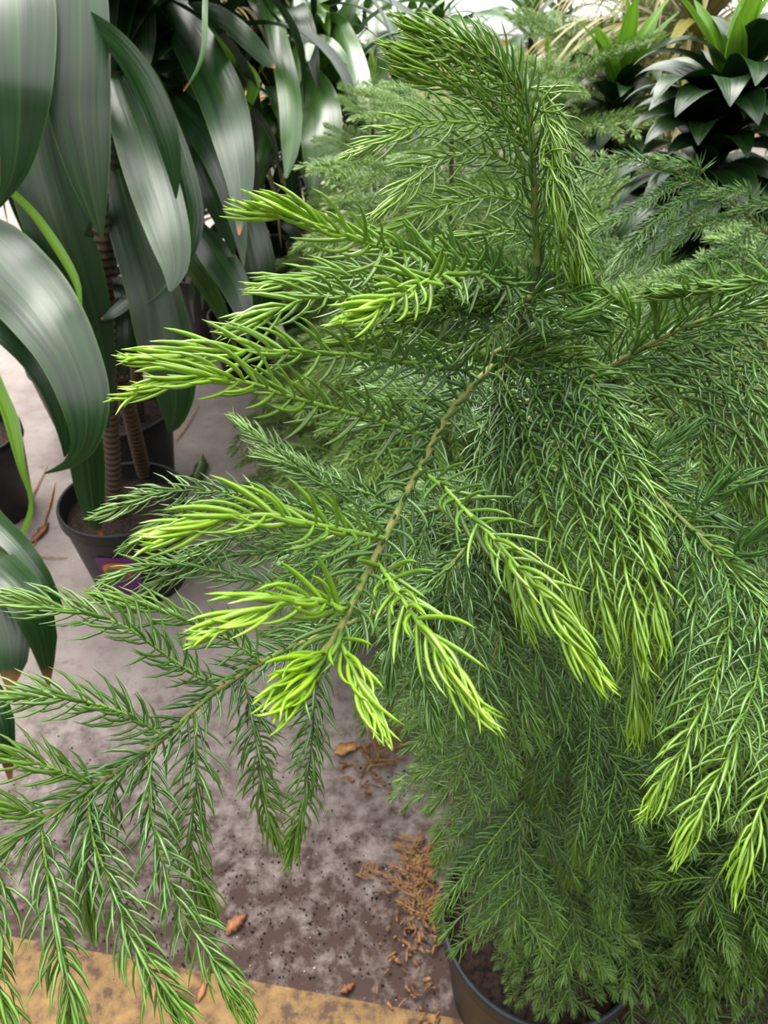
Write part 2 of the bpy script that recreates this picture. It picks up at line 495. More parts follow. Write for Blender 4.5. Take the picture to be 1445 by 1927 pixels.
# walls: low cream wall with a glazed band at the back, unseen side and front walls added to keep low sky off the leaves
YB = 6.6
a = Acc(); box(a, -4.5, 5.0, YB, YB + 0.12, 0, 0.66); struct(a.obj('wall_back', M['wall'], smooth=False))
a = Acc(); box(a, -4.5, 5.0, YB - 0.06, YB + 0.14, 0.66, 0.76); struct(a.obj('trim_2', M['white_frame'], smooth=False))
a = Acc(); box(a, -4.6, -4.5, -3.0, YB + 0.1, 0, 3.6); struct(a.obj('wall_left_added', M['wall_dim'], smooth=False))
a = Acc(); box(a, 5.0, 5.1, -3.0, YB + 0.1, 0, 3.6); struct(a.obj('wall_right_added', M['wall_dim'], smooth=False))
a = Acc(); box(a, -4.5, 5.0, -3.1, -3.0, 0, 4.2); struct(a.obj('wall_front_added', M['wall_dim'], smooth=False))  # unseen, made tall to cut sky reflections on the hanging leaves
for wi in range(6):
    x0 = -4.4 + wi * 1.56
    w_ = bpy.data.objects.new('window_%d' % (wi + 1), None); COL.objects.link(w_); w_.location = (x0 + 0.78, YB, 0.76); struct(w_)
    a = Acc()
    for (xa, xb, za, zb) in ((-0.78, -0.72, 0, 1.84), (0.72, 0.78, 0, 1.84), (-0.72, 0.72, 0, 0.05), (-0.72, 0.72, 1.79, 1.84), (-0.02, 0.02, 0.05, 1.79)):
        box(a, xa, xb, 0.0, 0.06, za, zb)
    for k in range(9):
        z = 0.17 + 0.18 * k
        box(a, -0.72, 0.72, 0.02, 0.035, z, z + 0.012)
    a.obj('window_frame', M['white_frame'], w_, smooth=False)
    for sx in (-0.72, 0.02):
        b = Acc(); box(b, sx, sx + 0.70, 0.045, 0.05, 0.05, 1.79); b.obj('pane', M['glass'], w_, smooth=False)

# ------------------------------------------------------------------ pine branch library (local, growing along +X)
LIB = []


def lib_branch(seed, length=0.30, nl=0.020, droop=0.10, blen=0.12, young=0.35, mats=('needle', 'twig_green'), n=13, spacing=0.12, rings=3, ns=1.25, wid=0.05):
    rng = np.random.default_rng(seed)
    t = np.linspace(0, 1, 7)
    ax = np.stack([t * length, rng.normal(0, 0.006, 7) * t, 0.05 * length * np.sin(t * 3.0) - droop * length * t ** 2.2], 1)
    st = spline(ax, 22)
    sa = Acc()
    tube(sa, st, 0.0022, 0.0009, 6, 0)
    stem = sa.mesh('branch', [M['twig']])
    fa = Acc()
    needle_batch(fa, rings=rings, sides=3, **needle_params(st, nl * 0.9, rng, spacing=spacing, young=young, start=0.08, ns=ns, wid=wid, close=0.35))
    for i in range(n):
        for sgn in (-1, 1):
            u = 0.10 + 0.86 * (i + 0.5 * (sgn > 0) + rng.uniform(-0.15, 0.15)) / n
            u = min(max(u, 0.05), 0.97)
            l = blen * np.interp(u, [0, 0.25, 0.65, 1], [0.75, 1.0, 0.9, 0.3]) * rng.uniform(0.85, 1.12)
            p = np.array([np.interp(u, t, ax[:, k]) for k in range(3)])
            ang = math.radians(rng.uniform(46, 62)) * sgn
            d = np.array([math.cos(ang), math.sin(ang), 0.12])
            d /= np.linalg.norm(d)
            dz = droop * rng.uniform(0.5, 1.4) * 2.6
            pts = [p + d * l * w + np.array([0.12 * l * w * w, 0, -dz * l * w * w]) for w in (0, 0.35, 0.7, 1.0)]
            sprig(fa, pts, nl, rng, rings=rings, spacing=spacing, young=young, ns=ns, wid=wid, close=0.35, curve=0.45)
    fol = fa.mesh('foliage', [M[mats[0]], M[mats[1]]])
    return stem, fol


LIB = [lib_branch(s, droop=dd, n=8, nl=0.0215, spacing=0.10, blen=0.13, wid=0.045, rings=4) for s, dd in ((1, 0.06), (2, 0.14), (3, 0.25), (4, 0.38))]
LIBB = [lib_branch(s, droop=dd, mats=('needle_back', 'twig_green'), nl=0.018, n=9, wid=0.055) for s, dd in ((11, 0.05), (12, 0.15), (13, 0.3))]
LIBD = [lib_branch(21, length=0.12, nl=0.014, droop=0.02, blen=0.05, n=5, mats=('needle_dry', 'straw')),
        lib_branch(22, length=0.10, nl=0.012, droop=0.02, blen=0.04, n=5, mats=('needle_dry', 'straw'))]


def place_branch(parent, lib, loc, az, pitch, scale=1.0, roll=0.0):
    st, fo = lib
    o = link('branch', st, parent)
    o.matrix_local = Matrix.Translation(Vector(loc)) @ Matrix.Rotation(az, 4, 'Z') @ Matrix.Rotation(-pitch, 4, 'Y') @ Matrix.Rotation(roll, 4, 'X') @ Matrix.Scale(scale, 4)
    f = link('foliage', fo, o)
    f['kind'] = 'stuff'
    return o


def pine(label, base, top, tiers, blen, seed, lib, z0=0.3, pot_r=0.14, pot_h=0.25, skip=None, per=6, group='potted pines', up=(0.5, -0.25), leader=True):
    """trunk from pot to top, whorls of library branches; blen(f) = branch length at height fraction f"""
    rng = random.Random(seed); nr = np.random.default_rng(seed)
    base = np.asarray(base, float); top = np.asarray(top, float)
    root = thing('potted_pine', label, 'pine', base, group)
    make_pot(root, pot_r, pot_h)
    tp = spline([(0, 0, pot_h - 0.05), (top - base) * 0.5 + np.array([0.01, 0.008, 0]), top - base], 20)
    a = Acc(); tube(a, tp, 0.009, 0.003, 8)
    a.obj('trunk', M['bark'], root)
    ht = (top - base)[2]
    for k in range(tiers):
        f = k / max(1, tiers - 1)
        z = z0 + (ht - 0.03 - z0) * f
        c = np.array([np.interp(z, tp[:, 2], tp[:, q]) for q in range(3)])
        off = rng.uniform(0, 6.28)
        for j in range(per):
            az = off + j * 2 * math.pi / per + rng.uniform(-0.2, 0.2)
            if skip and skip(f, az % (2 * math.pi)):
                continue
            L = blen(f) * rng.uniform(0.85, 1.15)
            pit = up[1] + (up[0] - up[1]) * f + rng.uniform(-0.1, 0.1)
            place_branch(root, lib[rng.randrange(len(lib))], c, az, pit, L / 0.30, rng.uniform(-0.2, 0.2))
    if leader:
        b = Acc()
        e = tp[-1]
        sprig(b, [e, e + np.array([0.005, 0, 0.05]), e + np.array([0.0, 0.004, 0.09])], 0.017, nr, spacing=0.07)
        b.obj('leading_shoot', [lib[0][1].materials[0], M['twig_green']], root)
    return root


# ------------------------------------------------------------------ the main pine
BASE = np.array([0.23, 0.52, 0.0])
MAIN = thing('potted_pine', 'large bright green pine filling the foreground, with lime new tips and a drooping top', 'pine', BASE, 'potted pines')
make_pot(MAIN, 0.148, 0.25, 0.8, 'pot_blue')
trunk = [(0.23, 0.52, 0.19), (0.205, 0.52, 0.35), (0.165, 0.52, 0.58), (0.13, 0.52, 0.80), (0.104, 0.52, 0.98), tuple(P(935, 760, 0.597)), tuple(P(985, 600, 0.56)), tuple(P(1012, 490, 0.53))]
TR = spline(trunk, 60)
a = Acc(); tube(a, TR, 0.009, 0.0024, 10)
rng = np.random.default_rng(5)
a.obj('trunk', M['bark'], MAIN, BASE)
# short old needles left on the trunk
a = Acc()
needle_batch(a, rings=4, sides=3, **needle_params(TR[10:], 0.017, rng, spacing=0.055, young=0.0, theta=60, tip=False))
o = a.obj('trunk_needles', [M['needle']], MAIN, BASE); o['kind'] = 'stuff'

FR = {}
FRONT_L = 0.0225
# front branch reaching to the camera: stem plus its branchlets, which carry single needles
FRONT = [(925, 690, .57), (850, 770, .50), (785, 890, .43), (710, 1040, .37), (640, 1180, .325), (590, 1268, .30)]
FB = [
    [(895, 702, .55), (773, 683, .47), (690, 668, .43), (600, 665, .40), (500, 660, .38), (400, 662, .365), (310, 675, .355)],
    [(807, 822, .47), (724, 795, .43), (632, 770, .40), (541, 745, .375), (475, 722, .36), (400, 708, .345), (345, 712, .338), (300, 730, .333)],
    [(718, 1012, .375), (657, 1000, .355), (607, 990, .34), (558, 980, .33), (500, 969, .32), (430, 975, .312), (375, 990, .307), (345, 1005, .303)],
    [(652, 1150, .33), (600, 1130, .312), (550, 1133, .302), (490, 1148, .295), (448, 1170, .29)],
    [(790, 885, .43), (840, 922, .405), (880, 965, .385), (927, 1011, .37), (965, 1055, .36), (1005, 1100, .35), (1055, 1165, .343), (1100, 1235, .34)],
    [(707, 1055, .37), (740, 1100, .345), (765, 1140, .33), (790, 1177, .318), (832, 1240, .308), (870, 1295, .303)],
    [(632, 1195, .322), (655, 1240, .305), (672, 1275, .298), (688, 1312, .294)],
    [(596, 1258, .302), (575, 1285, .293), (556, 1310, .288)],
    [(612, 1230, .31), (580, 1248, .300), (548, 1275, .293)],
    [(975, 540, .53), (900, 505, .47), (830, 487, .43), (776, 477, .40), (707, 463, .375), (660, 446, .36), (624, 432, .352), (585, 416, .345), (545, 405, .34), (515, 406, .338)],
    [(985, 548, .52), (930, 522, .46), (860, 513, .41), (810, 525, .38), (760, 553, .355), (715, 575, .34), (685, 592, .335)],
]
allp = []
stems = []
for i, b in enumerate(FB):
    rng = np.random.default_rng(100 + i)
    q = spline(PP(b), max(10, len(b) * 6))
    a = Acc(); tube(a, q, 0.0014, 0.0008, 6)
    stems.append(a.obj('branchlet', M['twig_green'], MAIN, BASE))
    short = i in (6, 7, 8)
    pr = needle_params(q, FRONT_L * (0.95 if short else 1.0), rng, spacing=0.105 if i < 9 else 0.095, young=1.0, theta=64, curve=0.62, wid=0.045, youngspan=2.7)
    allp.append(pr)
rng = np.random.default_rng(99)
q = spline(PP(FRONT), 50)
a = Acc(); tube(a, q, 0.0026, 0.0016, 8)
o = a.obj('branch', M['twig'], MAIN, BASE)
b = Acc(); needle_batch(b, rings=6, sides=4, **needle_params(q, 0.021, rng, spacing=0.14, young=0.3, theta=72, tip=False, curve=0.75))
b.obj('needles', M['needle'], o, BASE)['kind'] = 'stuff'

# shared single-needle meshes: three bends x five ages
NM = {}
for ci, cv in enumerate((0.4, 0.65, 0.9)):
    for yi in range(5):
        for vi in range(2):
            a = Acc()
            needle_batch(a, np.zeros((1, 3)), np.array([[1.0, 0, 0]]), np.array([[0.2, 0, 1.0]]), np.array([1.0]), np.array([0.044]), np.array([cv]), np.array([yi / 4]), np.array([0.2 + 0.6 * vi]), rings=7, sides=4)
            NM[ci, yi, vi] = a.mesh('needle', M['needle'])
scores = []
for i, pr in enumerate(allp):
    depth = (pr['base'] - C_) @ F_
    for k in range(len(depth)):
        scores.append((pr['L'][k] / depth[k] * (1.25 if pr['young'][k] > 0.1 else 1), i, k))
scores.sort(reverse=True)
single = set((i, k) for _, i, k in scores[:296])
for i, pr in enumerate(allp):
    rest = [k for k in range(len(pr['L'])) if (i, k) not in single]
    b = Acc()
    needle_batch(b, rings=6, sides=4, **{n_: v_[rest] for n_, v_ in pr.items()})
    if rest:
        b.obj('needle_tuft', M['needle'], stems[i], BASE)['kind'] = 'stuff'
    for k in range(len(pr['L'])):
        if (i, k) in single:
            d = pr['d'][k]; e = nrm(pr['a'][k] - (pr['a'][k] @ d) * d); n2 = np.cross(e, d)
            ci = int(np.argmin(np.abs(np.array([0.4, 0.65, 0.9]) - pr['c'][k])))
            o = link('needle', NM[ci, int(round(pr['young'][k] * 4)), int(pr['var'][k] > 0.5)], stems[i])
            L = pr['L'][k]; bp = pr['base'][k] - BASE
            o.matrix_local = Matrix(((d[0] * L, n2[0] * L, e[0] * L, bp[0]), (d[1] * L, n2[1] * L, e[1] * L, bp[1]), (d[2] * L, n2[2] * L, e[2] * L, bp[2]), (0, 0, 0, 1)))


def hand_branch(axis, subs, seed, L=0.021, young=0.7, axis_needles=True, parent=MAIN, origin=BASE, stem=0.0024, mats=None, rings=4, spacing=0.1, youngspan=2.2, sub_young=None, wid=0.045):
    rng = np.random.default_rng(seed)
    q = spline(PP(axis), max(12, len(axis) * 7))
    a = Acc(); tube(a, q, stem, stem * 0.5, 7, 0)
    if axis_needles:
        needle_batch(a, rings=rings, sides=4, mat=1, **needle_params(q, L * 0.95, rng, spacing=spacing * 1.1, young=young, start=0.03))
    br = a.obj('branch', [M['twig'], M['needle']], parent, origin)
    for i, s in enumerate(subs):
        y = young if sub_young is None else sub_young[i]
        b = Acc()
        sprig(b, PP(s), L, rng, rings=rings, sides=4, young=y, spacing=spacing, youngspan=youngspan, wid=wid, close=0.9)
        b.obj('branchlet', [M['needle'], M['twig_green']], br, origin)
    return br


# upper left branch behind the front one
hand_branch([(1000, 560, .545), (960, 565, .53), (900, 575, .50)], [
    [(960, 560, .53), (850, 540, .49), (740, 520, .46), (640, 520, .44), (570, 525, .43), (520, 538, .425)],
    [(940, 590, .53), (820, 575, .47), (740, 562, .44), (663, 558, .42), (585, 560, .405), (530, 580, .395), (475, 605, .39)],
    [(930, 600, .54), (880, 590, .50), (800, 600, .47), (720, 620, .45), (650, 640, .44)],
    [(960, 570, .53), (900, 560, .50), (840, 565, .47), (780, 590, .45)],
    [(980, 580, .55), (930, 620, .53), (860, 650, .51), (790, 650, .50), (720, 640, .49)],
], 31, L=0.0215, young=0.75)
# shoot fanning to the right at the whorl
hand_branch([(925, 668, .57), (965, 648, .56), (1015, 634, .555), (1060, 630, .55)], [
    [(985, 575, .55), (1010, 590, .53), (1060, 600, .51), (1100, 590, .50)],
    [(990, 560, .55), (1040, 550, .54), (1090, 560, .52), (1130, 590, .51)],
    [(1000, 620, .56), (1060, 610, .56), (1110, 620, .55)],
], 32, L=0.022, young=0.2, spacing=0.075)

# curtain of drooping branchlets to the right of the trunk
hand_branch([(935, 705, .58), (990, 672, .565), (1060, 665, .55), (1110, 690, .54)], [
    [(935, 700, .57), (975, 770, .55), (1005, 860, .53), (1030, 960, .515), (1060, 1060, .505), (1085, 1140, .50)],
    [(950, 685, .57), (1010, 745, .54), (1055, 850, .515), (1090, 960, .50), (1125, 1080, .485), (1150, 1190, .48)],
    [(970, 675, .565), (1050, 735, .535), (1105, 840, .51), (1150, 970, .49), (1185, 1100, .475), (1205, 1215, .47)],
    [(1000, 668, .56), (1085, 715, .53), (1145, 815, .505), (1190, 940, .49), (1220, 1060, .475), (1240, 1180, .47)],
    [(1060, 668, .55), (1120, 720, .525), (1170, 820, .51), (1205, 920, .50), (1235, 1010, .49)],
    [(940, 715, .58), (985, 830, .56), (1010, 940, .55), (1040, 1060, .54), (1090, 1180, .53)],
    [(980, 690, .575), (1080, 800, .55), (1130, 930, .53), (1165, 1080, .52), (1190, 1230, .51), (1196, 1360, .51)],
    [(930, 740, .59), (950, 850, .57), (955, 960, .56), (965, 1060, .55), (990, 1160, .545)],
    [(1020, 690, .57), (1110, 800, .55), (1170, 930, .535), (1210, 1080, .53), (1225, 1200, .53), (1215, 1330, .53)],
], 33, L=0.0235, young=0.8, spacing=0.095)

# branch hanging in front of the trunk
hand_branch([(948, 940, .65), (905, 1000, .60), (850, 1060, .57), (800, 1110, .55)], [
    [(930, 965, .63), (965, 1090, .60), (1005, 1215, .59), (1045, 1330, .59)],
    [(905, 1000, .60), (925, 1130, .58), (965, 1260, .575), (1005, 1370, .575)],
    [(875, 1035, .585), (885, 1150, .57), (910, 1270, .565), (940, 1390, .565)],
    [(850, 1060, .57), (835, 1150, .56), (845, 1250, .555), (868, 1350, .555)],
    [(840, 1065, .57), (780, 1110, .56), (740, 1190, .555), (735, 1270, .555)],
    [(930, 960, .63), (1000, 1050, .60), (1070, 1170, .59), (1110, 1300, .585)],
    [(800, 1110, .55), (790, 1200, .55), (800, 1290, .55), (820, 1370, .55)],
    [(935, 900, .63), (915, 980, .60), (930, 1080, .59), (960, 1180, .59)],
    [(925, 760, .59), (905, 840, .57), (900, 930, .56), (915, 1010, .56)],
    [(930, 720, .585), (950, 790, .56), (940, 880, .55), (930, 960, .55)],
], 39, L=0.0195, young=0.15, spacing=0.085)

# right branch sweeping out of frame
hand_branch([(975, 760, .61), (1050, 740, .595), (1110, 712, .58), (1200, 660, .56), (1290, 615, .54), (1380, 585, .53), (1470, 562, .52)], [
    [(1150, 690, .57), (1230, 715, .555), (1300, 765, .545), (1350, 840, .54), (1380, 910, .54)],
    [(1180, 672, .565), (1270, 700, .55), (1345, 760, .54), (1395, 850, .535), (1420, 940, .535)],
    [(1215, 652, .555), (1310, 685, .54), (1380, 760, .53), (1425, 860, .525), (1445, 960, .525)],
    [(1260, 630, .55), (1350, 665, .53), (1420, 755, .52), (1460, 880, .515)],
    [(1310, 608, .54), (1400, 650, .52), (1460, 750, .51), (1490, 870, .51)],
    [(1370, 588, .53), (1440, 630, .515), (1500, 730, .51)],
    [(1150, 690, .57), (1150, 640, .56), (1135, 590, .55), (1110, 560, .55)],
    [(1190, 665, .565), (1200, 620, .55), (1190, 585, .545), (1160, 565, .54)],
    [(1230, 645, .555), (1240, 600, .54), (1230, 575, .53)],
    [(1280, 620, .545), (1300, 575, .53), (1290, 555, .52), (1250, 560, .52)],
    [(1330, 602, .535), (1360, 560, .52), (1340, 540, .515), (1280, 548, .515)],
    [(1390, 582, .53), (1420, 550, .515), (1400, 535, .51), (1340, 545, .51)],
    [(1440, 570, .52), (1470, 545, .51), (1450, 530, .50), (1390, 540, .50)],
    [(1120, 708, .58), (1150, 740, .57), (1185, 780, .57), (1205, 820, .57)],
], 34, L=0.022, young=0.35)

# lower right branch with long hanging branchlets
hand_branch([(965, 800, .62), (1060, 805, .60), (1150, 850, .56), (1200, 895, .54), (1260, 955, .51), (1340, 1030, .48), (1400, 1090, .465), (1480, 1170, .45)], [
    [(1190, 885, .545), (1235, 855, .53), (1270, 828, .525), (1290, 815, .52)],
    [(1290, 985, .50), (1340, 930, .485), (1390, 905, .475), (1425, 895, .47)],
    [(1370, 1060, .475), (1410, 1020, .46), (1450, 1000, .455)],
    [(1175, 870, .55), (1190, 940, .545), (1225, 1000, .54), (1235, 1080, .54)],
    [(1225, 920, .53), (1235, 990, .52), (1265, 1070, .515), (1270, 1160, .51), (1262, 1230, .51)],
    [(1265, 960, .51), (1300, 1040, .49), (1310, 1140, .48), (1290, 1240, .475), (1262, 1320, .475)],
    [(1310, 1000, .495), (1365, 1080, .47), (1372, 1180, .455), (1335, 1300, .445), (1280, 1420, .44), (1235, 1500, .44)],
    [(1360, 1050, .475), (1425, 1150, .455), (1425, 1270, .44), (1380, 1400, .43), (1325, 1510, .425), (1290, 1580, .425)],
    [(1420, 1110, .46), (1480, 1230, .44), (1480, 1350, .43), (1450, 1470, .42), (1415, 1570, .415), (1395, 1640, .415)],
    [(1480, 1170, .45), (1530, 1300, .43), (1530, 1450, .42), (1490, 1600, .41)],
    [(1200, 895, .54), (1250, 900, .53), (1310, 950, .525), (1360, 980, .52)],
], 35, L=0.0205, young=0.75, spacing=0.09, sub_young=[0, 0, 0, 0, 0.1, 0.2, .8, .8, .8, .8, 0])

# lower left branch reaching out over the floor
hand_branch([(950, 1000, .68), (800, 1110, .60), (640, 1180, .54), (536, 1224, .505), (472, 1259, .485), (412, 1297, .465), (365, 1336, .45), (300, 1396, .435), (240, 1439, .425), (172, 1482, .415), (86, 1538, .405), (20, 1590, .40), (-50, 1650, .395)], [
    [(493, 1245, .49), (416, 1194, .475), (330, 1160, .465), (270, 1142, .46), (215, 1130, .455)],
    [(408, 1297, .465), (326, 1242, .445), (240, 1180, .43), (172, 1155, .425), (86, 1140, .42), (20, 1126, .418)],
    [(309, 1385, .437), (240, 1345, .42), (172, 1322, .41), (103, 1312, .405), (0, 1312, .40), (-60, 1320, .40)],
    [(180, 1478, .416), (107, 1448, .405), (43, 1428, .40), (-30, 1418, .395)],
    [(86, 1538, .405), (26, 1522, .395), (-40, 1520, .39)],
    [(459, 1275, .48), (476, 1357, .485), (489, 1443, .50), (497, 1508, .515), (520, 1575, .53)],
    [(596, 1205, .525), (592, 1320, .53), (584, 1422, .545), (568, 1520, .56), (548, 1600, .57)],
    [(365, 1345, .45), (371, 1456, .45), (363, 1529, .455), (362, 1615, .46), (392, 1700, .465)],
    [(280, 1415, .433), (281, 1508, .425), (300, 1602, .42), (345, 1722, .415), (408, 1815, .415), (450, 1890, .415)],
    [(165, 1488, .414), (176, 1585, .405), (215, 1679, .40), (249, 1774, .395), (292, 1838, .395), (335, 1905, .395)],
    [(77, 1550, .404), (90, 1658, .395), (107, 1757, .39), (124, 1838, .385), (142, 1930, .385)],
    [(-10, 1610, .40), (0, 1700, .39), (-20, 1800, .385), (10, 1900, .38)],
    [(220, 1455, .42), (180, 1560, .425), (160, 1640, .43), (170, 1720, .435)],
], 36, L=0.0195, young=0.42, spacing=0.072)

# left branches further back, over the black pot
hand_branch([(948, 930, .66), (800, 965, .64), (650, 1000, .62), (560, 1010, .61)], [
    [(700, 985, .63), (600, 960, .61), (500, 939, .60), (415, 925, .59), (311, 925, .585), (242, 949, .58), (205, 965, .58)],
    [(640, 1000, .62), (540, 960, .61), (430, 948, .60), (346, 965, .595), (294, 990, .59), (255, 1018, .59)],
    [(660, 1010, .62), (580, 1070, .60), (500, 1100, .59), (432, 1081, .585), (346, 1062, .58), (265, 1068, .575), (215, 1090, .575)],
    [(600, 1020, .61), (500, 1040, .60), (400, 1050, .595), (310, 1090, .59), (260, 1130, .59)],
    [(760, 980, .64), (700, 930, .65), (600, 900, .66), (520, 850, .67), (455, 800, .68)],
    [(720, 985, .64), (640, 930, .65), (560, 880, .66), (500, 860, .67)],
    [(760, 980, .64), (690, 1080, .63), (610, 1160, .62), (520, 1190, .61)],
    [(820, 960, .645), (760, 1060, .63), (700, 1150, .62), (660, 1220, .62)],
    [(560, 1010, .61), (480, 1000, .60), (410, 1020, .59), (350, 1050, .585)],
], 37, L=0.0185, young=0.35, spacing=0.08)

# top of the tree: the leader rises and nods to the left
hand_branch([(1010, 500, .53), (1008, 430, .515), (1004, 340, .50), (1000, 250, .49), (985, 175, .48), (945, 125, .47), (880, 98, .46), (810, 88, .455), (760, 92, .45)], [
    [(1000, 270, .49), (960, 245, .475), (920, 235, .465), (865, 227, .455), (809, 231, .45), (754, 246, .445), (715, 265, .442), (685, 282, .44)],
    [(1003, 335, .50), (960, 305, .485), (920, 290, .475), (865, 288, .47), (815, 303, .465), (782, 332, .46), (752, 366, .46), (728, 388, .46)],
    [(1005, 400, .51), (960, 372, .495), (920, 367, .485), (865, 378, .475), (809, 394, .47), (768, 414, .465), (740, 428, .465)],
    [(1008, 450, .52), (960, 430, .51), (910, 440, .50), (850, 455, .495)],
    [(998, 225, .487), (950, 165, .47), (880, 120, .46), (810, 100, .452), (765, 97, .448)],
    [(990, 190, .482), (945, 130, .468), (880, 82, .458), (815, 60, .45), (785, 52, .447)],
    [(1000, 255, .49), (935, 195, .472), (870, 155, .46), (805, 130, .453), (765, 118, .45)],
    [(1002, 290, .493), (945, 225, .478), (880, 180, .467), (820, 158, .46), (780, 148, .458)],
    [(975, 160, .477), (920, 105, .467), (860, 72, .46), (800, 62, .455)],
    [(1003, 200, .487), (1040, 225, .49), (1062, 300, .495), (1078, 390, .505), (1092, 470, .515), (1112, 545, .525)],
    [(1004, 260, .493), (1042, 300, .50), (1062, 380, .51), (1080, 450, .52), (1095, 520, .53)],
    [(995, 165, .482), (1028, 175, .485), (1048, 235, .49), (1058, 320, .50)],
    [(1005, 330, .50), (1040, 370, .505), (1060, 440, .515), (1085, 520, .53)],
    [(1008, 410, .515), (1040, 440, .52), (1060, 500, .53), (1080, 560, .535)],
    [(1000, 230, .487), (1020, 200, .485), (1030, 230, .48), (1045, 290, .48)],
    [(1002, 300, .495), (1025, 290, .485), (1040, 330, .48), (1050, 390, .485)],
], 38, L=0.020, young=0.7, spacing=0.095, youngspan=3.2, wid=0.038)

# lower whorls from the library
rr = random.Random(77)


def trunk_at(z):
    return np.array([np.interp(z, TR[:, 2], TR[:, k]) for k in range(3)])


WH = [(1.06, 0.20, 6, 0.0), (0.97, 0.24, 6, -0.15), (0.88, 0.25, 6, -0.25), (0.78, 0.25, 6, -0.3), (0.68, 0.24, 6, -0.3), (0.58, 0.23, 6, -0.3), (0.48, 0.22, 6, -0.25), (0.39, 0.20, 5, -0.15), (0.32, 0.17, 5, 0.05)]
for wi, (z, L, n, pit) in enumerate(WH):
    off = wi * 0.55
    for j in range(n):
        az = off + j * 2 * math.pi / n + rr.uniform(-0.2, 0.2)
        dx, dy = math.cos(az), math.sin(az)
        if z > 0.55 and (dx < -0.45 and dy < 0.35):      # open floor to the left of the tree
            continue
        if z > 0.9 and dy < -0.2:
            continue
        LL = L * (0.72 if z < 0.5 and dx < -0.2 else 1.0) * rr.uniform(0.85, 1.12) * (0.85 if dy < -0.3 else 1.0) * (0.8 if dx < -0.3 else 1.0)
        place_branch(MAIN, LIB[rr.choice((1, 2, 2, 3))], trunk_at(z) - BASE, az, pit + rr.uniform(-0.12, 0.12), LL / 0.30, rr.uniform(-0.2, 0.2))

# ------------------------------------------------------------------ other pines
def flat(p):
    return np.array([p[0], p[1], 0.0])


pA = P(850, 225, 1.2)
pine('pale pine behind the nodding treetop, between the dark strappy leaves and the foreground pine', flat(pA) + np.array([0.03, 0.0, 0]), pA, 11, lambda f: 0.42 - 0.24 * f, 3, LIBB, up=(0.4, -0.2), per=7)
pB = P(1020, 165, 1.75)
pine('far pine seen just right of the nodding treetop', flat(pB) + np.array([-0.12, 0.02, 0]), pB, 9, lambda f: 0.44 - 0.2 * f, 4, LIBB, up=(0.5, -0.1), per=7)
pC = P(1480, 470, 0.92)
tC = pine('pine with arching fronds below the dark glossy rosettes on the right', flat(pC) + np.array([0.06, 0.02, 0]), pC, 8, lambda f: 0.34 - 0.10 * f, 6, LIBB, up=(-0.1, -0.3), leader=False)
hand_branch([(1490, 480, .92), (1400, 400, .90), (1320, 345, .88), (1240, 315, .87)], [
    [(1245, 318, .87), (1185, 300, .86), (1125, 315, .855), (1085, 350, .85)],
    [(1290, 335, .88), (1230, 372, .86), (1165, 412, .85), (1105, 438, .845)],
    [(1330, 352, .885), (1265, 392, .86), (1200, 445, .85), (1155, 500, .845)],
    [(1365, 375, .89), (1300, 408, .87), (1235, 445, .86), (1180, 500, .855), (1150, 530, .855)],
    [(1400, 400, .90), (1335, 420, .88), (1265, 455, .87), (1215, 510, .865)],
    [(1430, 425, .905), (1370, 470, .89), (1290, 530, .88), (1220, 590, .875)],
    [(1450, 445, .91), (1410, 510, .90), (1340, 570, .89), (1280, 620, .89)],
    [(1300, 338, .88), (1320, 320, .87), (1290, 310, .865), (1230, 300, .86)],
    [(1400, 400, .90), (1420, 370, .89), (1390, 360, .88), (1330, 370, .87)],
    [(1450, 445, .91), (1480, 400, .90), (1440, 385, .89), (1380, 400, .885)],
], 51, L=0.0155, young=0.25, spacing=0.06, parent=tC, origin=np.array(tC.location), rings=3)
hand_branch([(1500, 520, .92), (1440, 500, .90), (1370, 480, .88), (1330, 490, .87)], [
    [(1460, 505, .905), (1420, 540, .89), (1350, 560, .88), (1300, 600, .875)],
    [(1420, 495, .895), (1360, 520, .88), (1290, 560, .875), (1240, 600, .87)],
    [(1380, 482, .885), (1320, 500, .87), (1250, 540, .865), (1200, 580, .86)],
], 52, L=0.0155, young=0.2, spacing=0.06, parent=tC, origin=np.array(tC.location), rings=3)
pD = P(1120, 110, 2.0)
pine('small distant pine in front of the yellowish drooping grass', flat(pD), pD, 8, lambda f: 0.40 - 0.16 * f, 8, LIBB, up=(0.6, -0.1), per=7)
pE = P(1560, 1150, 0.85)
pine('dark lower pine at the right edge beside the foreground pot', flat(pE) + np.array([0.06, 0.0, 0]), pE, 7, lambda f: 0.32 - 0.1 * f, 9, LIB, up=(0.2, -0.3), per=7)
pG = P(700, 205, 1.55)
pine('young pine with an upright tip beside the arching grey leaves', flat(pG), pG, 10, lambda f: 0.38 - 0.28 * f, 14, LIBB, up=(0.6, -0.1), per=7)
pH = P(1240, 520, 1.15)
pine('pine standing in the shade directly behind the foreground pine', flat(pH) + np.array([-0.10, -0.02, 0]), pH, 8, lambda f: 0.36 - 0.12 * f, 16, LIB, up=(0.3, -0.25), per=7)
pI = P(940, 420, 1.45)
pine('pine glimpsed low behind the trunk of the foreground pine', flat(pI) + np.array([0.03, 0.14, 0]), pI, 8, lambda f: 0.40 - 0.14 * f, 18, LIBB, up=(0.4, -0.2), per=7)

# ------------------------------------------------------------------ broad-leaved plants
CAMP = C_


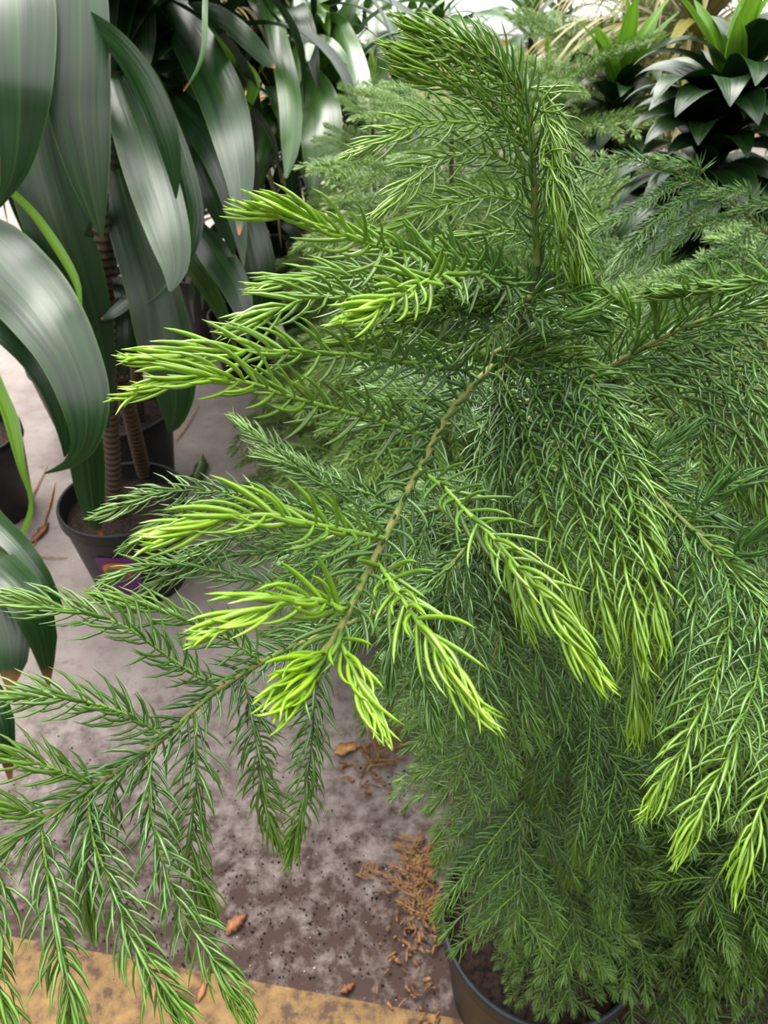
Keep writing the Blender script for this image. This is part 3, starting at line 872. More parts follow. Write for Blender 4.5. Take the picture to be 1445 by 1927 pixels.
def leaf_geo(acc, cen, wid, side, fold=0.12, nw=4, rnd=0.5, cup=0.0):
    """blade from centreline, widths and side vectors"""
    n = len(cen)
    T = nrm(np.gradient(cen, axis=0)); S = nrm(side - (side * T).sum(1, keepdims=True) * T); Nn = np.cross(S, T)
    s = np.linspace(-1, 1, nw + 1)
    V = cen[:, None] + (wid[:, None] / 2)[..., None] * (s[None, :, None] * S[:, None] + (fold * np.abs(s) ** 1.4)[None, :, None] * Nn[:, None])
    i = np.arange(n - 1)[:, None] * (nw + 1); j = np.arange(nw)[None]
    Fq = np.stack([i + j, i + j + 1, i + nw + 2 + j, i + nw + 1 + j], -1)
    col = np.zeros((n, nw + 1, 3)); col[..., 0] = (s * 0.5 + 0.5)[None]; col[..., 1] = np.linspace(0, 1, n)[:, None]; col[..., 2] = rnd
    acc.add(V, Fq, col.reshape(-1, 3))


def hand_leaf(parent, origin, pts, mat='leaf_dark', roll=0.0, roll1=None, fold=0.15, rnd=None):
    """pts: (px,py,depth,width px)"""
    rnd = random.random() if rnd is None else rnd
    c = PP([p[:3] for p in pts])
    w = np.array([p[3] * p[2] / FPX for p in pts])
    n = max(16, len(pts) * 5)
    cc = spline(c, n)
    sl = np.r_[0, np.cumsum(np.linalg.norm(np.diff(c, axis=0), axis=1))]
    ww = spline(np.stack([sl, w, 0 * w], 1), n)
    ww = np.interp(np.linspace(0, sl[-1], n), ww[:, 0], ww[:, 1])
    T = nrm(np.gradient(cc, axis=0)); V = nrm(cc - CAMP)
    S = nrm(np.cross(T, V)); B = np.cross(S, T)
    ro = np.radians(np.linspace(roll, roll if roll1 is None else roll1, n))[:, None]
    side = np.cos(ro) * S + np.sin(ro) * B
    a = Acc(); leaf_geo(a, cc, np.maximum(ww, 0.001), side, fold, 6, rnd)
    return a.obj('leaf', M[mat], parent, origin)


LEAFLIB = {}


def leaf_lib(mat, L, W, elevs, bend, seed, key, tipround=0.0):
    """local leaves growing along +X from the origin, arching by gravity"""
    rng = np.random.default_rng(seed)
    out = []
    for e in elevs:
        n = 16
        ang = math.radians(e); p = np.zeros(3); pts = [p.copy()]
        for k in range(n - 1):
            ang -= math.radians(bend * rng.uniform(0.8, 1.2)) / (n - 1) * (0.4 + 1.3 * k / n)
            ang = max(ang, math.radians(-86))
            p = p + np.array([math.cos(ang), 0, math.sin(ang)]) * L / (n - 1); pts.append(p.copy())
        t = np.linspace(0, 1, n)
        w = W * np.interp(t, [0, 0.15, 0.45, 0.75, 0.92, 1], [0.45, 0.75, 1, 0.72, 0.3, 0.02])
        a = Acc(); leaf_geo(a, np.array(pts), w, np.tile([0, 1.0, 0], (n, 1)), -0.22, 4, rng.uniform())
        out.append((e, a.mesh('leaf', M[mat])))
    LEAFLIB[key] = out
    return out


def rosette(parent, crown, key, n, seed, emin=-30, emax=85, scale=(0.8, 1.1), stem=None, zspan=0.06, azr=None):
    rng = random.Random(seed)
    lib = LEAFLIB[key]
    for k in range(n):
        f = (k + 0.5) / n
        e = emax + (emin - emax) * f
        me = min(lib, key=lambda q: abs(q[0] - e))[1]
        az = k * 2.39996 + rng.uniform(-0.3, 0.3)
        if azr:
            az = rng.uniform(*azr)
        s = rng.uniform(*scale)
        o = link('leaf', me, parent)
        o.matrix_local = Matrix.Translation(Vector((crown[0], crown[1], crown[2] - zspan * f))) @ Matrix.Rotation(az, 4, 'Z') @ Matrix.Rotation(rng.uniform(-0.12, 0.12), 4, 'Y') @ Matrix.Rotation(rng.uniform(-0.25, 0.25), 4, 'X') @ Matrix.Scale(s, 4)


def cane(parent, origin, pts, r=0.016, name='cane', green=0.55):
    c = np.asarray(pts, float)
    Ltot = np.linalg.norm(np.diff(c, axis=0), axis=1).sum()
    nr = int(Ltot / 0.016)
    q = spline(c, nr * 4 + 1)
    k = np.arange(len(q))
    ringf = (k % 4 == 0).astype(float)
    rad = r * (1 - 0.25 * k / len(q)) * (1 + 0.10 * ringf)
    rad[1::4] *= 0.96
    col = np.stack([(k % 4 == 3) * 1.0 + (k % 4 == 2) * 0.5, np.clip((k / len(q) - green) * 4, 0, 0.85), 0 * k], 1)
    a = Acc(); tube(a, q, r, r, 12, 0, col=col, radii=rad)
    return a.obj(name, M['cane'], parent, origin)


random.seed(4)
# --- plant 1: black pot with the purple sticker
b1 = PH(230, 935, 0.27); B1 = flat(b1)
D1 = thing('potted_corn_plant', 'tall dark green strap-leaved plant in the black pot with a purple sticker', 'corn plant', B1, 'strap-leaved corn plants')
make_pot(D1, 0.155, 0.27, 0.74)
cr1 = P(165, -110, 1.25); cr1b = P(215, 130, 1.42)
cane(D1, B1, [PH(216, 960, 0.225), P(208, 800, 1.75), P(196, 560, 1.55), P(182, 250, 1.38), cr1], 0.019)
cane(D1, B1, [PH(272, 895, 0.225), P(240, 760, 1.78), P(212, 640, 1.68), P(205, 480, 1.58), P(212, 300, 1.5), cr1b], 0.018)
DL = lambda pts, mat='leaf_dark', roll=0, roll1=None, par=None, org=None, fold=0.15: hand_leaf(par or D1, B1 if org is None else org, pts, mat, roll, roll1, fold)
DL([(165, -110, 1.25, 40), (158, -110, 1.2, 70), (150, -30, 1.16, 105), (152, 100, 1.15, 110), (150, 200, 1.16, 115), (163, 300, 1.18, 88), (177, 380, 1.20, 48), (192, 448, 1.22, 4)], roll=8)
DL([(150, -60, 1.3, 30), (105, 18, 1.22, 45), (165, 45, 1.18, 48), (225, 92, 1.15, 54), (275, 165, 1.15, 60), (310, 250, 1.16, 52), (326, 320, 1.18, 30), (331, 374, 1.2, 3)], roll=-50, roll1=-20)
DL([(210, 110, 1.46, 35), (222, 150, 1.41, 62), (252, 230, 1.34, 88), (285, 330, 1.27, 96), (315, 430, 1.22, 82), (328, 500, 1.20, 52), (320, 548, 1.19, 6)], roll=12, roll1=5)
DL([(225, 110, 1.44, 30), (275, 140, 1.4, 36), (318, 240, 1.36, 40), (348, 340, 1.34, 48), (359, 420, 1.34, 46), (345, 492, 1.35, 24), (310, 545, 1.36, 10), (276, 572, 1.37, 3)], roll=-15)
DL([(205, 250, 1.52, 40), (222, 320, 1.5, 70), (250, 420, 1.48, 92), (285, 530, 1.48, 100), (312, 640, 1.5, 104), (330, 730, 1.52, 80), (328, 790, 1.54, 40), (318, 814, 1.55, 6)], roll=10)
DL([(174, 40, 1.31, 30), (135, 75, 1.36, 55), (90, 130, 1.4, 90), (60, 220, 1.4, 120), (78, 330, 1.42, 124), (116, 450, 1.45, 122), (160, 580, 1.5, 92), (190, 700, 1.55, 52), (203, 806, 1.58, 6)], roll=-8)
DL([(190, 400, 1.46, 24), (178, 450, 1.47, 42), (160, 520, 1.5, 60), (150, 640, 1.5, 66), (152, 760, 1.52, 68), (164, 860, 1.55, 66), (172, 930, 1.58, 52), (180, 980, 1.6, 26), (192, 1008, 1.62, 5)], roll=12)
DL([(215, 520, 1.6, 24), (235, 560, 1.55, 36), (240, 620, 1.55, 42), (235, 670, 1.56, 34), (228, 712, 1.58, 5)], roll=0)
DL([(200, 545, 1.62, 20), (225, 535, 1.56, 30), (250, 550, 1.52, 32), (215, 585, 1.5, 26), (190, 600, 1.5, 5)], roll=-40)
# --- plant 0: at the left edge
b0 = PH(-70, 815, 0.27); B0 = flat(b0)
D0 = thing('potted_corn_plant', 'strap-leaved plant at the left edge whose widest leaf sweeps down to the floor', 'corn plant', B0, 'strap-leaved corn plants')
make_pot(D0, 0.15, 0.27, 0.76)
cr0 = P(-90, 120, 1.45)
cane(D0, B0, [PH(-70, 815, 0.225), P(-90, 500, 1.75), cr0], 0.019)
L0 = lambda pts, mat='leaf_dark', roll=0, roll1=None: hand_leaf(D0, B0, pts, mat, roll, roll1)
L0([(-90, 120, 1.45, 24), (-85, -60, 1.36, 34), (-50, -125, 1.25, 44), (10, -110, 1.15, 90), (30, -20, 1.1, 134), (36, 120, 1.08, 122), (36, 230, 1.1, 88), (26, 320, 1.12, 48), (-2, 390, 1.14, 5)], roll=-5)
L0([(-91, 345, 1.63, 40), (-90, 345, 1.56, 62), (-60, 420, 1.42, 125), (10, 500, 1.32, 150), (75, 575, 1.24, 138), (128, 660, 1.21, 112), (160, 750, 1.21, 92), (160, 830, 1.22, 52), (130, 872, 1.23, 20), (84, 891, 1.24, 3)], roll=15, roll1=5)
L0([(-90, 190, 1.5, 8), (-80, 240, 1.44, 12), (-50, 305, 1.37, 15), (0, 345, 1.3, 18), (58, 398, 1.27, 20), (110, 470, 1.25, 22), (143, 530, 1.25, 16), (153, 582, 1.26, 3)], 'leaf_lime', roll=-60, roll1=-30)
L0([(-90, 490, 1.73, 24), (-85, 530, 1.6, 40), (-30, 560, 1.42, 100), (30, 610, 1.38, 100), (80, 670, 1.38, 84), (112, 740, 1.4, 62), (125, 820, 1.42, 30), (122, 860, 1.43, 4)], roll=25)
L0([(-89, 520, 1.75, 12), (-60, 580, 1.6, 18), (-40, 640, 1.5, 22), (0, 740, 1.42, 30), (22, 800, 1.4, 34), (40, 880, 1.4, 18), (58, 940, 1.42, 10), (50, 985, 1.43, 14), (25, 1030, 1.44, 3)], 'leaf_lime', roll=-40)
L0([(-86, 620, 1.86, 14), (-84, 720, 1.6, 24), (-60, 880, 1.38, 34), (-20, 965, 1.25, 48), (35, 1025, 1.2, 50), (85, 1090, 1.2, 34), (120, 1150, 1.22, 4)], roll=30)
L0([(-85, 660, 1.9, 14), (-90, 800, 1.6, 32), (-75, 990, 1.3, 60), (-10, 1060, 1.15, 90), (50, 1120, 1.1, 84), (84, 1200, 1.12, 62), (92, 1292, 1.15, 5)], roll=30)
L0([(-83, 690, 1.92, 14), (-92, 850, 1.6, 32), (-75, 1060, 1.28, 60), (-10, 1130, 1.15, 90), (20, 1210, 1.12, 80), (18, 1300, 1.12, 10)], roll=-10)
L0([(-81, 715, 1.95, 14), (-95, 950, 1.55, 32), (-80, 1200, 1.22, 50), (-20, 1300, 1.1, 60), (10, 1380, 1.08, 50), (20, 1470, 1.1, 6)], roll=30)
# --- plant 2: behind plant 1
b2 = PH(222, 768, 0.27); B2 = flat(b2)
D2 = thing('potted_corn_plant', 'strap-leaved plant with silvery arching leaves, its pot just behind the stickered pot', 'corn plant', B2, 'strap-leaved corn plants')
make_pot(D2, 0.155, 0.27, 0.76)
cr2 = P(320, -60, 1.58)
cane(D2, B2, [PH(262, 790, 0.225), P(255, 640, 2.0), P(255, 400, 1.8), cr2], 0.017)
cane(D2, B2, [PH(235, 770, 0.225), P(240, 600, 2.0), P(300, 250, 1.8), P(390, 30, 1.7)], 0.017)
L2 = lambda pts, mat='leaf_dark', roll=0, roll1=None: hand_leaf(D2, B2, pts, mat, roll, roll1)
L2([(295, -50, 1.62, 30), (312, 0, 1.55, 58), (365, 80, 1.46, 80), (412, 170, 1.38, 88), (438, 260, 1.32, 76), (452, 350, 1.29, 48), (450, 442, 1.27, 4)], roll=10, roll1=0)
L2([(297, 90, 1.66, 16), (262, 100, 1.63, 28), (280, 140, 1.57, 36), (332, 190, 1.49, 54), (385, 250, 1.42, 62), (425, 335, 1.38, 52), (450, 430, 1.37, 30), (458, 500, 1.37, 4)], roll=20, roll1=0)
L2([(275, 380, 1.88, 14), (320, 365, 1.78, 24), (368, 430, 1.66, 44), (408, 480, 1.58, 64), (444, 540, 1.54, 56), (462, 600, 1.53, 30), (468, 640, 1.53, 4)], roll=15)
L2([(295, 275, 1.815, 14), (360, 250, 1.78, 24), (420, 300, 1.73, 34), (452, 370, 1.68, 46), (476, 440, 1.66, 60), (492, 520, 1.67, 58), (490, 590, 1.7, 36), (482, 640, 1.72, 4)], roll=10)
L2([(320, -60, 1.58, 20), (285, -95, 1.52, 36), (266, -10, 1.45, 50), (268, 50, 1.44, 50), (269, 100, 1.44, 38), (270, 152, 1.45, 4)], roll=5)
L2([(390, 30, 1.7, 8), (392, -50, 1.5, 10), (389, -50, 1.32, 10), (386, 20, 1.26, 11), (385, 80, 1.25, 10), (372, 130, 1.25, 7), (345, 172, 1.25, 2)], 'leaf_mid', roll=20)
L2([(315, 25, 1.60, 8), (355, 16, 1.54, 20), (405, 24, 1.46, 30), (455, 62, 1.38, 36), (500, 110, 1.33, 26), (517, 128, 1.31, 3)], roll=10)
L2([(388, 35, 1.7, 8), (385, 50, 1.62, 12), (420, 85, 1.55, 20), (462, 130, 1.52, 24), (478, 155, 1.52, 24), (466, 200, 1.54, 14), (458, 222, 1.55, 2)], 'leaf_lime', roll=-40, roll1=0)
L2([(317, 205, 1.775, 16), (335, 215, 1.65, 32), (360, 270, 1.56, 50), (395, 350, 1.54, 54), (425, 420, 1.56, 40), (440, 480, 1.58, 4)], roll=-10)
L2([(265, 440, 1.91, 14), (310, 450, 1.75, 28), (360, 500, 1.66, 40), (400, 560, 1.66, 36), (430, 620, 1.68, 20), (445, 660, 1.7, 3)], 'leaf_mid', roll=-30)
# --- plant 3: further back with its pot at the left
b3 = PH(140, 670, 0.27); B3 = flat(b3)
D3 = thing('potted_corn_plant', 'strap-leaved plant mostly hidden behind the wide leaf, third pot back on the left', 'corn plant', B3, 'strap-leaved corn plants')
make_pot(D3, 0.155, 0.27, 0.74)
leaf_lib('leaf_dark', 0.52, 0.075, (80, 60, 40, 20, 0), 120, 5, 'strap')
leaf_lib('leaf_mid', 0.40, 0.055, (80, 60, 40, 20, 0), 110, 6, 'strap_mid')
cane(D3, B3, [PH(140, 670, 0.225), P(120, 480, 2.2), P(90, 200, 1.95)], 0.018)
rosette(D3, P(90, 200, 1.95) - B3, 'strap', 16, 3)
cane(D3, B3, [PH(155, 665, 0.225), P(160, 480, 2.2), P(190, 150, 2.0)], 0.018)
rosette(D3, P(190, 150, 2.0) - B3, 'strap', 16, 4)
# sticker on the pot of plant 1
def sticker():
    r0, r1, h = 0.155 * 0.74, 0.155 * 0.955, 0.235
    def on(u, z, off):
        r = r0 + (r1 - r0) * z / h + off
        an = -math.pi / 2 + u / 0.13
        return np.array([r * math.cos(an), r * math.sin(an), z])
    m1 = noise_mat('sticker_purple', srgb(88, 30, 104), srgb(112, 44, 124), 20, 0.4)
    def patch(name, outline, off, mat, parent):
        a = Acc(); c = np.mean(outline, 0); n = len(outline)
        rings = [0.001, 0.5, 1.0]
        V = [on(*(c + (np.array(p) - c) * k), off) for k in rings for p in outline]
        i = np.arange(2)[:, None] * n; j = np.arange(n)[None]; jn = (j + 1) % n
        a.add(V, np.stack([i + j, i + jn, i + n + jn, i + n + j], -1), (0, 0, 0))
        return a.obj(name, mat, parent)
    def ell(cx, cz, rx, rz, n=28, sq=1.0):
        return [(cx + rx * np.sign(math.cos(t)) * abs(math.cos(t)) ** sq, cz + rz * np.sign(math.sin(t)) * abs(math.sin(t)) ** sq) for t in np.linspace(0, 2 * math.pi, n, endpoint=False)]
    o = patch('sticker', ell(0.0, 0.125, 0.046, 0.072, 40, 0.35), 0.0015, m1, D1)
    o['label'] = 'purple sticker with an oval picture of foliage'
    cols = [('oval', ell(0, 0.152, 0.036, 0.030), srgb(176, 70, 60)), ('oval', ell(0, 0.152, 0.032, 0.026), srgb(206, 138, 72)),
            ('printed_leaf', ell(-0.008, 0.148, 0.018, 0.012), srgb(70, 116, 76)), ('printed_leaf', ell(0.012, 0.150, 0.014, 0.006), srgb(206, 178, 70)),
            ('printed_leaf', ell(0.004, 0.136, 0.018, 0.006), srgb(88, 130, 120))]
    for k, (nm, ol, c) in enumerate(cols):
        patch(nm, ol, 0.0022 + 0.0006 * k, noise_mat('print_%d' % k, c, c, 5, 0.4), o)


sticker()

for cr, sd in ((cr1, 61), (cr1b, 62)):
    rosette(D1, cr - B1, 'strap', 14, sd, emin=0, emax=80, azr=(0.2, 2.9))
rosette(D2, cr2 - B2, 'strap', 9, 63, emin=0, emax=80, azr=(0.0, 3.1))
rosette(D2, P(390, 30, 1.7) - B2, 'strap', 6, 64, emin=0, emax=80, azr=(-0.6, 3.1))
rosette(D0, cr0 - B0, 'strap', 16, 65, emin=0, emax=80, azr=(0.0, 3.1))
# --- row of strap-leaved plants behind
ROW = {}
for lab, (px, py, z), ncane, key, seed, ox, oy in (q + (0, 0) * (len(q) == 5) for q in (
        ('strap-leaved plant with pale drooping leaves left of the young pine', (575, 130, 2.0), 2, 'strap_mid', 21),
        ('strap-leaved plant in the back row above the young upright pine', (690, 60, 2.35), 2, 'strap_mid', 22),
        ('strap-leaved plant in the back row left of the nodding treetop', (775, 40, 2.7), 2, 'strap_mid', 23),
        ('tall narrow strap-leaved plant standing against the bright window', (1000, 30, 3.2), 1, 'strap_mid', 24),
        ('strap-leaved plant between the silvery arching leaves and the back row', (505, 40, 2.1), 2, 'strap', 25, 0.10, 0.56),
        ('short dark strap-leaved plant in the gap left of the pines', (505, 330, 2.7), 2, 'strap', 30, 0.0, 0.45),
        ('dark strap-leaved plant filling the gap behind the two leftmost hanging leaves', (60, 60, 2.5), 3, 'strap', 27),
        ('dark strap-leaved plant deep behind the silvery arching leaves', (330, 90, 2.6), 3, 'strap', 28),
        ('strap-leaved plant against the window beside the yellowish grass', (1060, 10, 3.4), 1, 'strap_mid', 26))):
    c = P(px, py, z); B = flat(c) + np.array([ox, oy, 0.0])
    t = thing('potted_corn_plant', lab, 'corn plant', B, 'strap-leaved corn plants')
    make_pot(t, 0.15, 0.27)
    ROW[seed] = (t, B)
    rg = random.Random(seed)
    for k in range(ncane):
        e = c - B + np.array([rg.uniform(-0.12, 0.12), rg.uniform(-0.1, 0.1), rg.uniform(-0.12, 0.03)]) * (ncane > 1)
        b = np.array([rg.uniform(-0.05, 0.05), rg.uniform(-0.05, 0.05), 0.225])
        cane(t, (0, 0, 0), [b, (b + e) / 2 + np.array([0.01, 0, 0]), e], 0.016)
        rosette(t, e, key, 24, seed * 7 + k, emin=0, emax=82, zspan=0.12)

# single leaves of the back row that can be told apart
for seed, pts, mt, ro in (
        (25, [(470, -70, 1.95, 20), (498, -20, 1.85, 36), (525, 80, 1.72, 40), (545, 180, 1.62, 44), (547, 270, 1.58, 36), (538, 335, 1.57, 5)], 'leaf_mid', 10),
        (21, [(575, 120, 2.0, 20), (580, 140, 1.92, 50), (598, 190, 1.82, 78), (604, 250, 1.76, 78), (597, 310, 1.73, 50), (590, 360, 1.72, 6)], 'leaf_mid', 0),
        (21, [(560, 60, 2.0, 20), (545, -20, 1.92, 46), (562, 30, 1.82, 50), (575, 80, 1.76, 36), (580, 115, 1.73, 4)], 'leaf_mid', 5),
        (21, [(590, 110, 2.0, 20), (625, 40, 1.95, 30), (655, 80, 1.84, 38), (680, 150, 1.75, 36), (693, 215, 1.7, 20), (698, 250, 1.69, 3)], 'leaf_mid', 0),
        (22, [(690, 50, 2.35, 20), (700, 5, 2.25, 30), (712, 60, 2.15, 36), (715, 120, 2.08, 34), (710, 190, 2.05, 5)], 'leaf_mid', 0),
        (22, [(680, 60, 2.35, 20), (650, 30, 2.25, 30), (640, 80, 2.15, 36), (655, 150, 2.1, 32), (665, 210, 2.08, 5)], 'leaf_mid', 10),
        (21, [(580, 130, 2.0, 14), (600, -20, 1.98, 26), (605, 20, 1.92, 28), (615, 50, 1.9, 14), (619, 66, 1.9, 3)], 'leaf_lime', 0),
        (21, [(585, 140, 2.0, 14), (600, 120, 1.95, 24), (625, 95, 1.9, 22), (648, 72, 1.88, 4)], 'leaf_lime', -20),
        (25, [(510, 70, 1.95, 20), (548, 30, 1.9, 26), (575, 60, 1.85, 30), (560, 120, 1.82, 30), (552, 190, 1.82, 5)], 'leaf_lime', 10)):
    t_, B_ = ROW[seed]
    hand_leaf(t_, B_, pts, mt, ro)

# --- compact dark rosettes at the right
leaf_lib('leaf_compact', 0.165, 0.056, (80, 55, 30, 10, -10), 105, 8, 'compact')
leaf_lib('leaf_lime', 0.20, 0.046, (85, 65), 25, 9, 'compact_young')
for lab, (px, py, z), n, h, seed in (
        ('compact plant with dense dark glossy rosettes and lime upright crown leaves', (1372, 165, 1.15), 165, 0.34, 31),
        ('compact glossy rosette plant at the right edge with lime crown', (1500, 170, 1.3), 130, 0.36, 33),
        ('small compact rosette with lime crown leaves left of the dark rosettes', (1165, 165, 1.75), 40, 0.2, 35)):
    c = P(px, py, z); B = flat(c)
    t = thing('potted_compact_dracaena', lab, 'dracaena', B, 'compact rosette plants')
    make_pot(t, 0.12, 0.22)
    cane(t, (0, 0, 0), [(0, 0, 0.18), (0.01, 0, c[2] * 0.6), c - B + np.array([0, 0, -0.02])], 0.014)
    rosette(t, c - B, 'compact', n, seed, emin=-10, emax=70, zspan=h, scale=(0.85, 1.15))
    rosette(t, c - B + np.array([0, 0, 0.0]), 'compact_young', 9, seed + 1, emin=55, emax=88, zspan=0.02, scale=(0.7, 1.05))

# --- grassy drooping plants
leaf_lib('leaf_olive', 0.46, 0.018, (80, 60, 40, 20), 120, 12, 'grass_olive')
leaf_lib('leaf_straw', 0.52, 0.015, (60, 40, 20), 130, 13, 'grass_straw')
leaf_lib('leaf_yellow', 0.40, 0.010, (80, 60, 40, 20), 90, 14, 'grass_yellow')
for lab, (px, py, z), sets, seed in (
        ('drooping grassy plant with olive and straw-coloured leaves behind the dark rosettes', (1330, -20, 1.9), (('grass_olive', 150), ('grass_straw', 140)), 41),
        ('drooping grassy plant with olive leaves against the white window', (1230, 15, 2.4), (('grass_olive', 140), ('grass_straw', 120)), 42),
        ('yellow grassy plant glimpsed behind the silvery strap leaves', (400, 70, 2.15), (('grass_yellow', 170), ('grass_straw', 40)), 43)):
    c = P(px, py, z); B = flat(c) + np.array({41: (0.06, 0.0, 0), 42: (0, 0.05, 0), 43: (-0.04, 0.16, 0)}[seed], float)
    t = thing('potted_grassy_plant', lab, 'grassy plant', B, 'grassy drooping plants')
    make_pot(t, 0.13, 0.24)
    cane(t, (0, 0, 0), [(0, 0, 0.2), (0.01, 0.01, c[2] * 0.6), c - B], 0.014)
    for key, n in sets:
        rosette(t, c - B, key, n, seed + n, emin=10, emax=85, zspan=0.25, scale=(0.7, 1.2))

# ------------------------------------------------------------------ litter on the floor
def strip(name, label, cat, pts, w, mat, group=None, thick=0.0025, z=0.002):
    """thin curled piece lying on the floor; pts are floor points (px,py)"""
    c = np.array([PH(px, py, 0) for px, py in pts])
    q = spline(c, 12); org = flat(q[0])
    n = len(q)
    rng = np.random.default_rng(int(abs(pts[0][0] * 7 + pts[0][1])))
    q[:, 2] = z + 0.004 * np.sin(np.linspace(0, 3.1, n)) + np.abs(rng.normal(0, 0.001, n))
    T = nrm(np.gradient(q, axis=0)); S = nrm(np.cross(T, [0, 0, 1.0]))
    ww = w / 2 * np.interp(np.linspace(0, 1, n), [0, 0.2, 0.7, 1], [0.3, 1, 0.8, 0.1]) * rng.uniform(0.6, 1.15, n)
    V = []
    for k in range(n):
        for sx, zz in ((-1, 0.5), (0, 0), (1, 0.5), (1, 0.5), (0, 0), (-1, 0.5)):
            pass
        V += [q[k] - S[k] * ww[k] + [0, 0, 0.3 * ww[k]], q[k] + [0, 0, thick], q[k] + S[k] * ww[k] + [0, 0, 0.3 * ww[k]], q[k]]
    a = Acc()
    i = np.arange(n - 1)[:, None] * 4; j = np.arange(4)[None]; jn = (j + 1) % 4
    a.add(V, np.stack([i + j, i + jn, i + 4 + jn, i + 4 + j], -1), (0.5, 0.5, 0.5))
    o = a.obj(name, M[mat], None, org); o.location = org
    return tag(o, label, cat, group)


strip('straw', 'long tan straw leaning toward the left pot on the floor', 'straw', [(62, 1032), (85, 985), (105, 910)], 0.010, 'straw', 'straws on the floor')
strip('straw', 'upper thin tan straw beside the lime leaf tip', 'straw', [(40, 985), (65, 930), (90, 880)], 0.007, 'straw', 'straws on the floor')
strip('straw', 'faint straw lying flat left of the stickered pot', 'straw', [(60, 1045), (95, 1052), (130, 1052)], 0.006, 'straw', 'straws on the floor')
strip('straw', 'thin straw on the pale floor right of the second pot', 'straw', [(332, 832), (355, 800), (375, 765)], 0.007, 'straw', 'straws on the floor')
strip('dry_leaf', 'brown dry leaf beside the straws on the floor', 'dry leaf', [(55, 1025), (75, 1010), (92, 985)], 0.03, 'dry_leaf', 'dry leaves on the floor')
strip('dry_leaf', 'brown curled leaf by the left pot behind the wide leaf', 'dry leaf', [(55, 690), (75, 668), (100, 660)], 0.05, 'dry_leaf', 'dry leaves on the floor')
strip('bark_piece', 'reddish bark piece on the dirty floor under the left branch', 'bark', [(425, 1760), (445, 1740), (465, 1722)], 0.026, 'dry_leaf')
strip('dry_leaf', 'dry reddish leaf lying across the yellow strip', 'dry leaf', [(372, 1890), (388, 1850), (395, 1815)], 0.016, 'dry_leaf', 'dry leaves on the floor')
strip('dry_leaf', 'small rusty leaf at the edge of the yellow strip', 'dry leaf', [(640, 1868), (655, 1862), (668, 1852)], 0.014, 'dry_leaf', 'dry leaves on the floor')
strip('curled_leaf', 'small curled green leaf on the floor right of the stickered pot', 'leaf', [(365, 912), (378, 890), (384, 862)], 0.05, 'leaf_mid', None, 0.02)
strip('dry_leaf', 'pale brown leaf on the floor behind the front branch tips', 'dry leaf', [(630, 1418), (655, 1412), (680, 1405)], 0.03, 'straw', 'dry leaves on the floor')
for k, (lab, px, py, az, sc, li) in enumerate((
        ('dry orange-brown pine sprig on the floor below the front branch tips', 690, 1455, 1.0, 1.0, 0),
        ('dry brown sprig just above the other one under the branch tips', 700, 1390, 1.25, 0.8, 1),
        ('dry tan sprig beside the rim of the foreground pot', 800, 1745, 1.75, 1.0, 0),
        ('rusty dry sprig on the floor above the foreground pot rim', 800, 1660, 1.9, 0.9, 1),
        ('small curled brown sprig in the middle of the dirty floor', 668, 1650, 0.3, 0.45, 1),
        ('dry sprig at the floor under the shaded left fringe of the pine', 840, 1520, 0.8, 0.8, 1))):
    p = flat(PH(px, py, 0))
    st, fo = LIBD[li]
    o = link('dry_sprig', st, None)
    o.matrix_world = Matrix.Translation(Vector((p[0], p[1], 0.007))) @ Matrix.Rotation(az, 4, 'Z') @ Matrix.Diagonal((sc, sc, sc * 0.45, 1))
    tag(o, lab, 'dry sprig', 'dry pine sprigs on the floor')
    f = link('foliage', fo, o); f['kind'] = 'stuff'
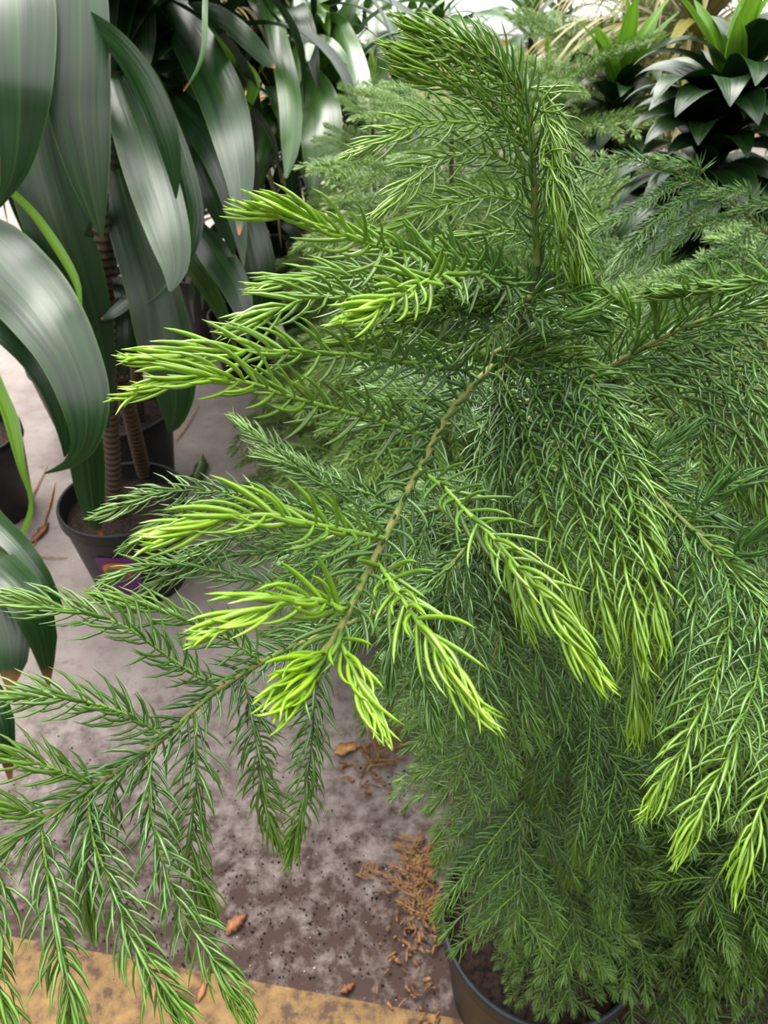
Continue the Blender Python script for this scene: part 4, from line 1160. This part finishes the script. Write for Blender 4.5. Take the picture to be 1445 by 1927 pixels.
# wood chips by the pot
rg = np.random.default_rng(8)
a = Acc(); n_ch = 0
for cx_, cy_, sx_, sy_, n_ in ((945, 1890, 60, 25, 420), (800, 1735, 38, 66, 170), (795, 1640, 14, 30, 80), (690, 1440, 20, 25, 50)):
    for k in range(n_):
        c = PH(cx_ + rg.normal(0, sx_), cy_ + rg.normal(0, sy_), 0.006 + 0.006 * rg.uniform())
        if np.hypot(c[0] - BASE[0], c[1] - BASE[1]) < 0.15:
            continue
        l, w, h = rg.uniform(0.003, 0.013), rg.uniform(0.0008, 0.0026), rg.uniform(0.0006, 0.0016)
        an = rg.uniform(0, 3.14); tl = rg.normal(0, 0.25)
        dx = np.array([math.cos(an), math.sin(an), tl]); dy = np.array([-math.sin(an), math.cos(an), 0]); dz = np.array([0, 0, 1.0])
        v = [c + dx * l * sx * (0.6 if sy > 0 else 1) + dy * w * sy + dz * h * sz for sz in (-1, 1) for sy in (-1, 1) for sx in (-1, 1)]
        a.add(v, [(0, 2, 3, 1), (4, 5, 7, 6), (0, 1, 5, 4), (2, 6, 7, 3), (0, 4, 6, 2), (1, 3, 7, 5)], (0, 0, 0))
o = a.obj('wood_chips', M['chip'], None, smooth=False)
o['kind'] = 'stuff'; tag(o, 'scattered brown wood chips and shreds around the foreground pot', 'wood chips')
# soil crumbs and perlite
for nm, lab, mat, n_, smin, smax, seed in (('soil_crumbs', 'dark crumbs of soil scattered on the floor near the yellow strip', 'soil', 900, 0.0008, 0.0035, 5),
                                          ('perlite_grains', 'tiny white grains scattered over the dirty floor', 'white_frame', 46, 0.001, 0.0026, 6)):
    rg = np.random.default_rng(seed); a = Acc()
    for k in range(n_):
        if rg.uniform() < 0.6:
            c = PH(rg.normal(500, 190), rg.normal(1720, 90), 0.002)
        else:
            c = PH(rg.uniform(-50, 840), rg.uniform(1380, 1900), 0.002)
        s = rg.uniform(smin, smax) * rg.uniform(0.5, 1)
        v = [c + s * np.array([math.cos(t) * r_, math.sin(t) * r_, zz]) * rg.uniform(0.75, 1.2) for r_, zz in ((0.7, -0.8), (1.0, 0.1), (0.3, 0.8)) for t in (0.3, 1.6, 2.9, 4.4)]
        i = np.arange(2)[:, None] * 4; j = np.arange(4)[None]; jn = (j + 1) % 4
        a.add(v, np.r_[np.stack([i + j, i + jn, i + 4 + jn, i + 4 + j], -1).reshape(-1, 4), [[8, 9, 10, 11]]], (0, 0, 0))
    o = a.obj(nm, M[mat], None); o['kind'] = 'stuff'; tag(o, lab, 'crumbs' if nm[0] == 's' else 'grains')
